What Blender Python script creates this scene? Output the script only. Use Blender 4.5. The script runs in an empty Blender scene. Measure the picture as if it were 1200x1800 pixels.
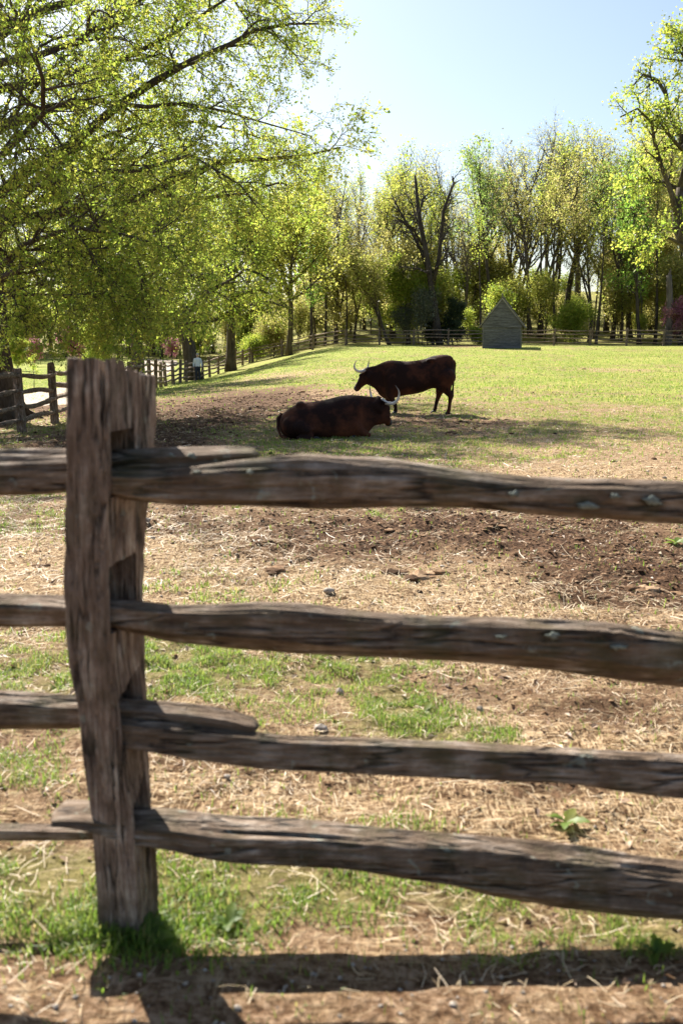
import bpy, bmesh, math, time
import numpy as np
from mathutils import Vector, Matrix
T0 = time.time()
rng = np.random.default_rng(7)
scene = bpy.context.scene
COL = scene.collection
R = math.radians

# ------------------------------------------------------------------ camera maths
F = 1750.0; CX, CY = 600.0, 900.0
PITCH = R(9.2); CAMZ = 1.5
cp, sp = math.cos(PITCH), math.sin(PITCH)

def at(px, py, fwd):
    """World point seen at (px, py) of the photograph whose world Y is fwd."""
    X = (px - CX) / F; v = (py - CY) / F
    f = cp - v * sp; d = sp + v * cp
    s = fwd / f
    return Vector((s * X, fwd, CAMZ - s * d))

# ------------------------------------------------------------------ noise
def _hash(ix, iy, iz, seed):
    h = (ix.astype(np.int64) * 374761393 + iy.astype(np.int64) * 668265263 + iz.astype(np.int64) * 2147483647 + seed * 974711) & 0xffffffff
    h = ((h ^ (h >> 13)) * 1274126177) & 0xffffffff
    h = (h ^ (h >> 16)) & 0xffffffff
    return h / 4294967295.0

def vnoise(x, y, z=None, seed=0):
    x = np.asarray(x, float); y = np.asarray(y, float)
    ix = np.floor(x); iy = np.floor(y)
    fx = x - ix; fy = y - iy
    fx = fx * fx * (3 - 2 * fx); fy = fy * fy * (3 - 2 * fy)
    if z is None:
        iz = np.zeros_like(ix)
        a = _hash(ix, iy, iz, seed); b = _hash(ix + 1, iy, iz, seed)
        c = _hash(ix, iy + 1, iz, seed); d = _hash(ix + 1, iy + 1, iz, seed)
        return (a * (1 - fx) + b * fx) * (1 - fy) + (c * (1 - fx) + d * fx) * fy
    z = np.asarray(z, float) + 0 * x
    iz = np.floor(z); fz = z - iz; fz = fz * fz * (3 - 2 * fz)
    def layer(k):
        a = _hash(ix, iy, iz + k, seed); b = _hash(ix + 1, iy, iz + k, seed)
        c = _hash(ix, iy + 1, iz + k, seed); d = _hash(ix + 1, iy + 1, iz + k, seed)
        return (a * (1 - fx) + b * fx) * (1 - fy) + (c * (1 - fx) + d * fx) * fy
    return layer(0) * (1 - fz) + layer(1) * fz

def fbm(x, y, oct=4, seed=0, z=None):
    t = 0; a = .5; n = 0
    for o in range(oct):
        t = t + a * vnoise(x * 2 ** o, y * 2 ** o, None if z is None else z * 2 ** o, seed + o * 17)
        n += a; a *= .5
    return t / n

def sstep(a, b, x):
    t = np.clip((np.asarray(x, float) - a) / (b - a), 0, 1)
    return t * t * (3 - 2 * t)

# ------------------------------------------------------------------ terrain
PR = ([-50, 0, 8, 18, 23.6, 35, 50, 70, 85, 95, 140, 400], [0, 0, 0, -.09, 0.02, .30, .90, 1.75, 1.93, 2.2, 9.5, 16])
PL = ([-50, 0, 10, 21, 24, 33, 45, 57, 70, 90, 105, 150, 400], [0, 0, -.05, -.30, -.36, -.25, -.45, -.5, -.6, .1, .7, 5, 12])
PF = ([-50, 0, 20, 30, 50, 90, 110, 150, 400], [0, 0, -.2, -.15, .12, .42, .9, 5, 12])

def Hbase(x, y):
    x = np.asarray(x, float); y = np.asarray(y, float)
    r = np.interp(y, *PR); l = np.interp(y, *PL); f = np.interp(y, *PF)
    w = sstep(-11, 1 + 0 * x, x)
    v = sstep(-12, -20, x)
    z = r * w + (l * (1 - v) + f * v) * (1 - w)
    z = z + (fbm(x * .13, y * .13, 2, 3) - .5) * .22 * sstep(4, 14, y)
    z = z - .05 * np.clip(x, -1, 3) * sstep(8, 3, y) * sstep(-6, -1, x + 0 * y) * .55
    z = z + .04 * sstep(2.42, 2.05, y)
    return z

def px_ground(px, py):
    """Where the view line of a pixel meets the smooth terrain."""
    X = (px - CX) / F; v = (py - CY) / F
    f = cp - v * sp; d = sp + v * cp
    prev = 1.5
    for y in np.concatenate([np.arange(1.5, 30, .05), np.arange(30, 180, .25)]):
        s = y / f
        if CAMZ - s * d <= float(Hbase(s * X, y)):
            return s * X, y
    return 100 * X, 100.0

# ground cover: soft-edged patches of grass (g), straw (s) and churned mud (m)
PATCH = [
    # px, py, rx, ry, channel, amp
    (100, 1560, 170, 70, 'g', .7), (700, 1600, 520, 50, 'g', .55), (1150, 1650, 120, 40, 'g', .7), (430, 1590, 170, 60, 'g', .55), (230, 1640, 90, 40, 'g', 1.2),
    (720, 1245, 150, 62, 'g', .9), (330, 1150, 170, 60, 'g', .6), (420, 1050, 180, 60, 'g', .45), (60, 1350, 110, 60, 'g', .5), (300, 1000, 80, 60, 'g', .35),
    (60, 1180, 90, 50, 'g', .3), (600, 1020, 120, 30, 'g', .25),
    (520, 940, 90, 22, 'g', .35), (60, 960, 70, 30, 'g', .3), (600, 1170, 160, 30, 'g', .45), (640, 900, 80, 12, 'g', .3),
    (500, 1380, 300, 60, 's', .6), (1000, 1300, 250, 120, 's', .5), (250, 980, 330, 70, 's', .8), (700, 1070, 380, 40, 's', .9), (40, 1000, 120, 60, 's', .8),
    (1000, 1420, 300, 60, 's', .5), (870, 1040, 250, 35, 's', .5),
    (800, 925, 420, 36, 'm', 1.1), (1080, 1000, 240, 50, 'm', 1.0), (600, 955, 180, 30, 'm', .5), (1150, 1050, 100, 30, 'm', .9), (320, 910, 200, 30, 'm', .25), (480, 1360, 160, 40, 'm', .5),
    (1050, 1240, 240, 35, 'm', .6), (280, 1340, 120, 25, 'm', .5), (1000, 1370, 160, 25, 'm', .55), (640, 1400, 120, 30, 'm', .4), (200, 930, 90, 15, 'm', .5), (900, 1290, 70, 30, 'g', .4), (1130, 1190, 80, 20, 'g', .3), (460, 1290, 90, 30, 'g', .3), (700, 1470, 200, 25, 'g', .3), (850, 1130, 120, 18, 'g', .3),
    (760, 1190, 260, 20, 'm', .4), (40, 1330, 80, 20, 'm', .6), (900, 1400, 200, 40, 'm', .35),
    (430, 700, 200, 24, 'm', .9), (330, 745, 130, 30, 'm', .8), (640, 735, 240, 14, 'm', .2), (800, 745, 110, 12, 'm', .55), (150, 780, 160, 25, 'm', .7),
    (800, 607, 50, 3, 'm', 1.2), (300, 800, 150, 25, 'm', .4),
    (1000, 770, 260, 24, 's', .45), (1000, 830, 240, 16, 's', .6), (600, 690, 120, 8, 's', .6), (1150, 720, 100, 12, 's', .35), (1100, 650, 140, 7, 's', .4),
    (880, 855, 150, 12, 's', .5), (480, 662, 120, 7, 's', .7), (930, 700, 120, 5, 's', .2),
]
_pw = []
for (px, py, rx, ry, ch, a) in PATCH:
    x0, y0 = px_ground(px, py)
    xa, ya = px_ground(px, py - ry); xb, yb = px_ground(px, py + ry)
    s = y0 / cp
    _pw.append((x0, y0, rx * s / F, max(.12, abs(ya - yb) / 2), ch, a))

def cover(x, y):
    x = np.asarray(x, float); y = np.asarray(y, float)
    g = .36 + .36 * sstep(11.5, 19, y) + .18 * sstep(26, 40, y)
    s = .42 - .05 * sstep(8, 15, y) + 0 * x
    m = .12 - .1 * sstep(8, 20, y) + 0 * x
    wx = x + (fbm(x * 1.3, y * 1.3, 3, 31) - .5) * .9 * np.clip(y / 6, .3, 3)
    wy = y + (fbm(x * 1.3, y * 1.3, 3, 41) - .5) * .9 * np.clip(y / 6, .3, 4)
    for (x0, y0, rx, ry, ch, a) in _pw:
        w = a * np.exp(-((wx - x0) / rx) ** 2 - ((wy - y0) / ry) ** 2)
        if ch == 'g': g = g + w; s = s - .3 * w; m = m - .5 * w
        elif ch == 's': s = s + w; g = g - .5 * w
        else: m = m + w; g = g - .75 * w; s = s - .5 * w
    n1 = fbm(x * .5, y * .5, 3, 51) - .5
    n2 = fbm(x * 2.7, y * 2.7, 3, 61) - .5
    g = g + n1 * .7 + n2 * .7
    m = m + n2 * .3 - n1 * .3
    trk = sstep(2.33, 2.12, y + (fbm(x * 3, y * 3, 2, 77) - .5) * .25)
    g = g * (1 - trk); s = s * (1 - trk * .7); m = m * (1 - trk * .3)
    # lawn beyond the left fence, woodland floor beyond the far fence
    lawn = sstep(-14.5, -17, x) * sstep(29, 33, y)
    g = g * (1 - lawn) + 1.25 * lawn; s = s * (1 - lawn); m = m * (1 - lawn)
    wood = sstep(84, 89, y + .12 * x) * sstep(-16, -12, x)
    wood = np.maximum(wood, sstep(96, 102, y))
    g = g * (1 - wood) + .72 * wood; m = m * (1 - wood) + .30 * wood; s = s * (1 - wood) + .1 * wood
    under = np.exp(-((x + 10) / 3.4) ** 2) * sstep(12, 18, y) * sstep(46, 34, y)
    g = g * (1 - .8 * under); m = m + .7 * under
    return np.clip(g, 0, 1.3), np.clip(s, 0, 1), np.clip(m, 0, 1.2)

def H(x, y):
    z = Hbase(x, y)
    x = np.asarray(x, float); y = np.asarray(y, float)
    g, s, m = cover(x, y)
    near = sstep(60, 12, y) * (.35 + .65 * sstep(2.4, 3.2, y))
    z = z + (fbm(x * 7, y * 7, 3, 5) - .5) * .05 * near * (1 + 1.2 * m)
    z = z + (fbm(x * 2.2, y * 2.2, 2, 9) - .5) * .07 * near * (.6 + m)
    pock = vnoise(x * 3.6 + 5, y * 3.6, None, 13)
    z = z - .09 * np.clip(pock - .62, 0, 1) * m * near
    return z
def h1(x, y): return float(H(np.array([x]), np.array([y]))[0])
def hb1(x, y): return float(Hbase(np.array([x]), np.array([y]))[0])

# ------------------------------------------------------------------ object helpers
def tag(o, label=None, cat=None, group=None, kind=None):
    if label: o['label'] = label
    if cat: o['category'] = cat
    if group: o['group'] = group
    if kind: o['kind'] = kind
    return o

def empty(name, loc=(0, 0, 0), rz=0):
    o = bpy.data.objects.new(name, None); COL.objects.link(o)
    o.location = loc; o.rotation_euler = (0, 0, rz)
    o.empty_display_size = .2
    return o

def link(name, me, mats, parent=None, smooth=True):
    o = bpy.data.objects.new(name, me); COL.objects.link(o)
    if not isinstance(mats, (list, tuple)): mats = [mats]
    for m in mats: me.materials.append(m)
    if parent is not None: o.parent = parent
    return o

def mesh_np(name, V, Fq=None, Ft=None, attrs=None, smooth=True, matidx=None):
    """mesh from numpy verts, quads and tris"""
    me = bpy.data.meshes.new(name)
    V = np.asarray(V, np.float32)
    Fq = np.zeros((0, 4), np.int32) if Fq is None or len(Fq) == 0 else np.asarray(Fq, np.int32)
    Ft = np.zeros((0, 3), np.int32) if Ft is None or len(Ft) == 0 else np.asarray(Ft, np.int32)
    me.vertices.add(len(V)); me.vertices.foreach_set('co', V.ravel())
    nl = Fq.size + Ft.size
    me.loops.add(nl)
    me.loops.foreach_set('vertex_index', np.concatenate([Fq.ravel(), Ft.ravel()]).astype(np.int32))
    n = len(Fq) + len(Ft)
    me.polygons.add(n)
    ls = np.concatenate([np.arange(len(Fq)) * 4, Fq.size + np.arange(len(Ft)) * 3]).astype(np.int32)
    me.polygons.foreach_set('loop_start', ls)
    me.polygons.foreach_set('use_smooth', np.full(n, smooth, bool))
    if matidx is not None: me.polygons.foreach_set('material_index', np.asarray(matidx, np.int32))
    me.update(calc_edges=True)
    for k, a in (attrs or {}).items():
        at_ = me.attributes.new(k, 'FLOAT', 'POINT'); at_.data.foreach_set('value', np.asarray(a, np.float32))
    me.validate(clean_customdata=False)
    return me

class Geo:
    """collects tubes and lofts, builds one mesh"""
    def __init__(s): s.V = []; s.Q = []; s.T = []; s.n = 0
    def add(s, V, Q=None, T=None):
        V = np.asarray(V, float).reshape(-1, 3)
        s.V.append(V)
        if Q is not None and len(Q): s.Q.append(np.asarray(Q, int) + s.n)
        if T is not None and len(T): s.T.append(np.asarray(T, int) + s.n)
        s.n += len(V)
    def rings(s, rings, cap=True):
        """rings: (n, k, 3)"""
        rg = np.asarray(rings, float); n, k, _ = rg.shape
        V = rg.reshape(-1, 3)
        i = np.arange(n - 1)[:, None] * k; j = np.arange(k)[None]; jn = (j + 1) % k
        Q = np.stack([i + j, i + jn, i + k + jn, i + k + j], -1).reshape(-1, 4)
        T = []
        if cap:
            c0 = rg[0].mean(0); c1 = rg[-1].mean(0)
            V = np.vstack([V, c0, c1]); a = n * k; b = a + 1
            jj = np.arange(k); jn = (jj + 1) % k
            T = np.vstack([np.stack([np.full(k, a), jn, jj], -1), np.stack([np.full(k, b), (n - 1) * k + jj, (n - 1) * k + jn], -1)])
        s.add(V, Q, T)
    def tube(s, P, r, k=6, cap=True):
        P = np.asarray(P, float); n = len(P); r = np.broadcast_to(np.asarray(r, float), (n,))
        t = np.gradient(P, axis=0); t /= np.linalg.norm(t, axis=1, keepdims=True) + 1e-9
        ref = np.array([0, 0, 1.]) if abs(t[:, 2]).mean() < .8 else np.array([1., 0, 0])
        a = np.cross(t, ref); a /= np.linalg.norm(a, axis=1, keepdims=True) + 1e-9
        b = np.cross(t, a)
        ang = np.arange(k) * 2 * math.pi / k
        rg = P[:, None] + r[:, None, None] * (a[:, None] * np.cos(ang)[None, :, None] - b[:, None] * np.sin(ang)[None, :, None])
        s.rings(rg, cap)
    def box(s, lo, hi):
        (x0, y0, z0), (x1, y1, z1) = lo, hi
        V = [(x0, y0, z0), (x1, y0, z0), (x1, y1, z0), (x0, y1, z0), (x0, y0, z1), (x1, y0, z1), (x1, y1, z1), (x0, y1, z1)]
        s.add(V, [(0, 3, 2, 1), (4, 5, 6, 7), (0, 1, 5, 4), (1, 2, 6, 5), (2, 3, 7, 6), (3, 0, 4, 7)])
    def ball(s, c, r, nu=14, nv=9):
        c = np.asarray(c, float); r = np.broadcast_to(np.asarray(r, float), (3,))
        rg = []
        for i in range(nv):
            th = math.pi * (i + .5) / nv
            a = np.arange(nu) * 2 * math.pi / nu
            rg.append(np.stack([c[0] + r[0] * np.sin(th) * np.cos(a), c[1] + r[1] * np.sin(th) * np.sin(a), np.full(nu, c[2] - r[2] * math.cos(th))], -1))
        s.rings(rg)
    def mesh(s, name, attrs=None, smooth=True):
        return mesh_np(name, np.vstack(s.V), np.vstack(s.Q) if s.Q else None, np.vstack(s.T) if s.T else None, attrs, smooth)

def evaluated(me, build):
    """a copy of mesh me with the modifiers that build(ob) adds baked in"""
    ob = bpy.data.objects.new('temp', me); COL.objects.link(ob)
    extra = build(ob) or []
    bpy.context.view_layer.update()
    dg = bpy.context.evaluated_depsgraph_get()
    new = bpy.data.meshes.new_from_object(ob.evaluated_get(dg), preserve_all_data_layers=False, depsgraph=dg)
    for e in [ob] + extra:
        m = e.data; bpy.data.objects.remove(e); 
        if m.users == 0: bpy.data.meshes.remove(m)
    new.polygons.foreach_set('use_smooth', np.ones(len(new.polygons), bool))
    return new

def fuse(geo, voxel, smooth=4, fac=.6):
    def b(ob):
        m = ob.modifiers.new('r', 'REMESH'); m.mode = 'VOXEL'; m.voxel_size = voxel; m.use_smooth_shade = True
        s = ob.modifiers.new('s', 'SMOOTH'); s.factor = fac; s.iterations = smooth
    return evaluated(geo.mesh('body'), b)

# ------------------------------------------------------------------ materials
class NT:
    def __init__(s, name):
        s.m = bpy.data.materials.new(name); s.m.use_nodes = True
        s.t = s.m.node_tree; s.t.nodes.clear()
        s.out = s.n('ShaderNodeOutputMaterial')
    def n(s, typ, **kw):
        nd = s.t.nodes.new(typ)
        for k, v in kw.items():
            if k.startswith('i_'):
                nd.inputs[k[2:].replace('_', ' ')].default_value = v
            else: setattr(nd, k, v)
        return nd
    def l(s, a, b): s.t.links.new(a, b)
    def coords(s, kind='Object', scale=(1, 1, 1)):
        tc = s.n('ShaderNodeTexCoord'); mp = s.n('ShaderNodeMapping'); mp.inputs['Scale'].default_value = scale
        s.l(tc.outputs[kind], mp.inputs['Vector']); return mp.outputs[0]
    def noise(s, vec, scale, detail=5, rough=.6, dist=0):
        nd = s.n('ShaderNodeTexNoise'); nd.inputs['Scale'].default_value = scale; nd.inputs['Detail'].default_value = detail
        nd.inputs['Roughness'].default_value = rough; nd.inputs['Distortion'].default_value = dist
        if vec is not None: s.l(vec, nd.inputs['Vector'])
        return nd.outputs[0]
    def ramp(s, fac, stops):
        nd = s.n('ShaderNodeValToRGB'); e = nd.color_ramp.elements
        while len(e) > 1: e.remove(e[-1])
        e[0].position = stops[0][0]; e[0].color = (*stops[0][1], 1) if len(stops[0][1]) == 3 else stops[0][1]
        for p, c in stops[1:]:
            x = e.new(p); x.color = (*c, 1)
        s.l(fac, nd.inputs[0]); return nd.outputs[0]
    def mix(s, fac, a, b, mode='MIX'):
        nd = s.n('ShaderNodeMix', data_type='RGBA', blend_type=mode)
        for src, i in ((fac, 0), (a, 6), (b, 7)):
            if isinstance(src, (int, float)): nd.inputs[i].default_value = src
            elif isinstance(src, tuple): nd.inputs[i].default_value = (*src, 1)
            else: s.l(src, nd.inputs[i])
        return nd.outputs[2]
    def math(s, op, a, b=0, c=None, clamp=False):
        nd = s.n('ShaderNodeMath', operation=op, use_clamp=clamp)
        for i, v in enumerate((a, b) if c is None else (a, b, c)):
            if isinstance(v, (int, float)): nd.inputs[i].default_value = v
            else: s.l(v, nd.inputs[i])
        return nd.outputs[0]
    def attr(s, name):
        nd = s.n('ShaderNodeAttribute'); nd.attribute_name = name; return nd.outputs['Fac']
    def pr(s, color, rough=.8, bump=None, bstr=.5, bdist=.01, spec=.3, **kw):
        b = s.n('ShaderNodeBsdfPrincipled'); b.inputs['Specular IOR Level'].default_value = spec
        for k, v in kw.items(): b.inputs[k.replace('_', ' ')].default_value = v
        if isinstance(color, tuple): b.inputs['Base Color'].default_value = (*color, 1)
        else: s.l(color, b.inputs['Base Color'])
        if isinstance(rough, (int, float)): b.inputs['Roughness'].default_value = rough
        else: s.l(rough, b.inputs['Roughness'])
        if bump is not None:
            bm = s.n('ShaderNodeBump'); bm.inputs['Strength'].default_value = bstr; bm.inputs['Distance'].default_value = bdist
            s.l(bump, bm.inputs['Height']); s.l(bm.outputs[0], b.inputs['Normal'])
        s.l(b.outputs[0], s.out.inputs[0]); return b

def mat_wood(name, scale, tone=1.0, moss=.5, lich=.5, warm=1.0):
    """split weathered wood; scale is small along the grain"""
    t = NT(name)
    v = t.coords('Object', scale)
    v1 = t.coords('Object', (1, 1, 1))
    g1 = t.noise(v, 34, 6, .65, .3); g2 = t.noise(v, 110, 4, .7); big = t.noise(v1, 4.5, 4, .6); big2 = t.noise(v1, 11, 4, .6)
    gr = t.math('MULTIPLY_ADD', g2, .45, t.math('MULTIPLY', g1, .55))
    gr = t.math('MULTIPLY_ADD', big2, .35, t.math('MULTIPLY', gr, .65))
    c = t.ramp(gr, [(.30, (.012 * tone, .008 * tone, .006 * tone)), (.41, (.055 * tone, .037 * tone, .024 * tone * (2 - warm))), (.50, (.14 * tone, .10 * tone, .070 * tone * (2 - warm))), (.58, (.27 * tone, .22 * tone, .175 * tone)), (.68, (.46 * tone, .41 * tone, .355 * tone))])
    c = t.mix(t.ramp(big, [(.40, (0, 0, 0)), (.60, (1, 1, 1))]), c, t.mix(.55, c, (.080 * tone, .052 * tone, .032 * tone * (2 - warm)), 'MIX'))
    crk = t.ramp(t.noise(v, 17, 3, .5, .25), [(.455, (0, 0, 0)), (.49, (1, 1, 1)), (.50, (1, 1, 1)), (.535, (0, 0, 0))])
    crk = t.math('MULTIPLY', crk, t.ramp(big2, [(.42, (0, 0, 0)), (.55, (1, 1, 1))]))
    c = t.mix(t.math('MULTIPLY', crk, .85), c, (.012, .008, .006))
    gr = t.math('SUBTRACT', gr, t.math('MULTIPLY', crk, .25))
    mo = t.math('MULTIPLY', t.ramp(t.noise(v1, 7, 5, .65), [(.50, (0, 0, 0)), (.66, (1, 1, 1))]), moss)
    c = t.mix(mo, c, (.055, .060, .018))
    li = t.math('MULTIPLY', t.ramp(t.noise(v1, 19, 3, .5, .6), [(.66, (0, 0, 0)), (.71, (1, 1, 1))]), lich)
    c = t.mix(li, c, (.30, .33, .27))
    t.pr(c, .85, gr, 1.0, .03, .2)
    return t.m

M = {}
M['rail'] = mat_wood('weathered_rail_wood', (.10, 1, 1), 1.45, .4, .5)
M['post'] = mat_wood('weathered_post_wood', (1, 1, .10), 1.9, .25, .4, .93)
M['oldrail'] = mat_wood('far_rail_wood', (.10, 1, 1), 2.0, .15, .2)
M['oldpost'] = mat_wood('far_post_wood', (1, 1, .10), 1.6, .3, .2)

def mat_lichen():
    t = NT('lichen'); v = t.coords()
    n = t.noise(v, 90, 4)
    t.pr(t.ramp(n, [(.3, (.10, .11, .09)), (.7, (.27, .29, .24))]), .95, n, .8, .004)
    return t.m
M['lichen'] = mat_lichen()

def mat_bark(name, a=(.028, .020, .014), b=(.13, .105, .08), sc=9):
    t = NT(name); v = t.coords('Object', (1, 1, .18))
    n = t.noise(v, sc, 6, .7, .5); n2 = t.noise(t.coords(), .9, 3)
    f = t.math('MULTIPLY_ADD', n2, .35, t.math('MULTIPLY', n, .65))
    t.pr(t.ramp(f, [(.36, a), (.62, b)]), .9, n, 1.0, .05, .1)
    return t.m
M['bark'] = mat_bark('oak_bark')
M['bark_pale'] = mat_bark('pale_bark', (.07, .055, .042), (.23, .19, .155))
M['bark_dead'] = mat_bark('dead_bark', (.025, .019, .015), (.10, .082, .07))

def mat_leaf(name, cols, trans, tfac=.55):
    """cols / trans: ramps over the per-leaf tint"""
    t = NT(name); a = t.attr('tint')
    n = len(cols)
    c = t.ramp(a, [(i / (n - 1), k) for i, k in enumerate(cols)])
    c2 = t.ramp(a, [(i / (n - 1), k) for i, k in enumerate(trans)])
    d = t.n('ShaderNodeBsdfPrincipled'); d.inputs['Roughness'].default_value = .5; d.inputs['Specular IOR Level'].default_value = .35
    t.l(c, d.inputs['Base Color'])
    tr = t.n('ShaderNodeBsdfTranslucent'); t.l(c2, tr.inputs[0])
    mx = t.n('ShaderNodeMixShader'); mx.inputs[0].default_value = tfac
    t.l(d.outputs[0], mx.inputs[1]); t.l(tr.outputs[0], mx.inputs[2]); t.l(mx.outputs[0], t.out.inputs[0])
    return t.m
def sc3(c, k): return tuple(min(.95, x * k) for x in c)
def leafset(name, c, tk=3.0, f=.55):
    return mat_leaf(name, c, [sc3(x, tk) for x in c], f)
M['lf_oak'] = leafset('leaf_spring_oak', [(.075, .115, .014), (.125, .175, .022), (.175, .21, .03), (.23, .225, .04)])
M['lf_gold'] = leafset('leaf_golden', [(.12, .14, .025), (.17, .18, .03), (.22, .20, .045), (.18, .21, .04)])
M['lf_green'] = leafset('leaf_bright_green', [(.05, .11, .015), (.085, .17, .02), (.13, .21, .03), (.17, .23, .05)])
M['lf_blue'] = leafset('leaf_cool_green', [(.055, .10, .02), (.085, .14, .026), (.12, .17, .038), (.15, .185, .05)])
M['lf_olive'] = leafset('leaf_olive_yellow', [(.11, .13, .025), (.16, .175, .035), (.21, .21, .05), (.24, .20, .08)])
M['lf_bud'] = leafset('leaf_brown_bud', [(.15, .13, .05), (.19, .17, .06), (.22, .20, .06), (.21, .21, .06)])
M['lf_dark'] = leafset('leaf_evergreen', [(.016, .030, .012), (.03, .05, .018), (.05, .075, .03), (.07, .09, .05)], 1.6, .3)
M['lf_holly'] = leafset('leaf_pale_shrub', [(.05, .07, .035), (.09, .11, .06), (.15, .16, .10), (.22, .22, .16)], 1.5, .3)
M['lf_pink'] = leafset('redbud_blossom', [(.26, .07, .13), (.38, .13, .21), (.46, .22, .27), (.33, .22, .11)], 1.5, .4)
M['grass'] = leafset('grass_blade', [(.075, .135, .018), (.11, .18, .022), (.17, .21, .04), (.33, .26, .11)], 2.2, .45)

def mat_ground():
    t = NT('pasture_ground')
    v = t.coords('Object')
    g, s, m = t.attr('cover_grass'), t.attr('cover_straw'), t.attr('cover_mud')
    far = t.attr('dist')
    nf = t.noise(v, 26, 6, .7); nm = t.noise(v, 6, 5, .65, .4); nl = t.noise(v, 1.3, 4, .6); nL = t.noise(v, .35, 4, .6)
    dirt = t.ramp(nf, [(.33, (.045, .022, .011)), (.46, (.165, .092, .048)), (.58, (.36, .24, .148)), (.70, (.57, .42, .29))])
    mud = t.ramp(nf, [(.34, (.020, .011, .006)), (.49, (.088, .046, .025)), (.66, (.25, .145, .080))])
    # straw: long thin streaks in two directions
    w1 = t.noise(t.coords('Object', (1, .14, 1)), 60, 3, .6, 1.5); w2 = t.noise(t.coords('Object', (.14, 1, 1)), 60, 3, .6, 1.5)
    st = t.math('MAXIMUM', w1, w2)
    straw = t.ramp(st, [(.48, (.12, .066, .032)), (.56, (.42, .285, .155)), (.66, (.64, .48, .30))])
    grass = t.ramp(nm, [(.25, (.07, .10, .018)), (.5, (.15, .18, .034)), (.7, (.24, .24, .06)), (.85, (.36, .31, .12))])
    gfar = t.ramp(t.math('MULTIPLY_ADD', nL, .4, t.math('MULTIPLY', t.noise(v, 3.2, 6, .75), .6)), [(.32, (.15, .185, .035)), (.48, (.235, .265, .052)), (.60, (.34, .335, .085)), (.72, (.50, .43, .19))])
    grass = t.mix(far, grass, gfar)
    base = t.mix(t.math('MULTIPLY', t.math('ADD', s, t.math('MULTIPLY_ADD', nm, 2.0, -1.0)), 1.3, clamp=True), dirt, straw)
    mm = t.math('MULTIPLY', t.math('ADD', m, t.math('MULTIPLY_ADD', nf, 2.6, -1.75)), 2.2, clamp=True)
    base = t.mix(mm, base, mud)
    gg = t.math('ADD', g, t.math('MULTIPLY_ADD', nf, 1.8, -1.35))
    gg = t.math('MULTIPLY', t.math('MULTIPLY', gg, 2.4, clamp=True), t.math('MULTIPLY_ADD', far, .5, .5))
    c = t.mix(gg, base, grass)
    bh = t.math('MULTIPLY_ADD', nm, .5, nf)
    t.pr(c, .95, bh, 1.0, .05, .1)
    return t.m
M['ground'] = mat_ground()

def mat_path():
    t = NT('gravel_path'); v = t.coords()
    n = t.noise(v, 60, 5, .7); n2 = t.noise(v, 3, 4)
    f = t.math('MULTIPLY_ADD', n2, .4, t.math('MULTIPLY', n, .6))
    t.pr(t.ramp(f, [(.35, (.28, .22, .17)), (.5, (.42, .35, .28)), (.65, (.54, .47, .39))]), .95, n, .5, .01, .1)
    return t.m
M['path'] = mat_path()
def mat_track():
    t = NT('dirt_track'); v = t.coords()
    n = t.noise(v, 55, 6, .75); n2 = t.noise(v, 7, 5, .7)
    f = t.math('MULTIPLY_ADD', n2, .5, t.math('MULTIPLY', n, .5))
    t.pr(t.ramp(f, [(.34, (.11, .072, .048)), (.46, (.27, .19, .13)), (.58, (.42, .31, .22)), (.72, (.58, .48, .38))]), .95, f, 1, .02, .1)
    return t.m
M['track'] = mat_track()

def mat_simple(name, c, c2, sc=20, rough=.8, spec=.3, bd=.004, **kw):
    t = NT(name); n = t.noise(t.coords(), sc, 4)
    t.pr(t.ramp(n, [(.35, c), (.65, c2)]), rough, n, .5, bd, spec, **kw); return t.m
M['straw'] = leafset('straw_stalk', [(.26, .18, .10), (.46, .34, .20), (.62, .48, .30), (.74, .63, .45)], 1.1, .2)
def mat_clod():
    t = NT('mud_clod'); n = t.noise(t.coords(), 60, 4)
    f = t.math('MULTIPLY_ADD', n, .4, t.math('MULTIPLY', t.attr('tint'), .7))
    t.pr(t.ramp(f, [(.15, (.030, .016, .009)), (.45, (.11, .062, .034)), (.75, (.26, .16, .09)), (.95, (.42, .29, .18))]), .95, n, .6, .01, .1); return t.m
M['clod'] = mat_clod()
M['pebble'] = mat_simple('pebble', (.16, .13, .10), (.42, .36, .30), 22, .8)
M['fallen'] = leafset('dead_leaf', [(.10, .055, .03), (.22, .13, .075), (.36, .24, .15), (.50, .38, .27)], 1.2, .25)

def mat_fur(name, dark, mid, red):
    t = NT(name); v = t.coords()
    n = t.noise(v, 70, 5, .7); n2 = t.noise(v, 1.9, 4, .6); n3 = t.noise(t.coords('Object', (.35, 1, 1)), 60, 4)
    c = t.mix(t.ramp(n2, [(.44, (0, 0, 0)), (.70, (1, 1, 1))]), dark, red)  # coat's own red, brightened in patches to paint sunlit shoulders and hips
    c = t.mix(t.ramp(n, [(.35, (0, 0, 0)), (.65, (.5, .5, .5))]), c, mid)
    b = t.pr(c, .75, n3, .6, .006, .12)
    b.inputs['Sheen Weight'].default_value = .04; b.inputs['Sheen Roughness'].default_value = .4
    b.inputs['Sheen Tint'].default_value = (.5, .22, .12, 1)
    return t.m
M['fur'] = mat_fur('cattle_coat', (.012, .005, .004), (.036, .014, .009), (.15, .047, .021))
M['hoof'] = mat_simple('hoof', (.012, .010, .009), (.03, .026, .022), 30, .5)
def mat_horn(tip=.02):
    t = NT('horn'); a = t.attr('along')
    n = t.noise(t.coords(), 60, 4)
    c = t.ramp(a, [(0, (.16, .13, .10)), (.15, (.50, .46, .40)), (.6, (.62, .58, .52)), (.82, (.25, .21, .18)), (.95, (.03, .025, .02))])
    t.pr(t.mix(.25, c, t.ramp(n, [(.3, (.2, .17, .13)), (.7, (.7, .66, .6))])), .35, n, .2, .003, .5); return t.m
M['horn'] = mat_horn()
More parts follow.
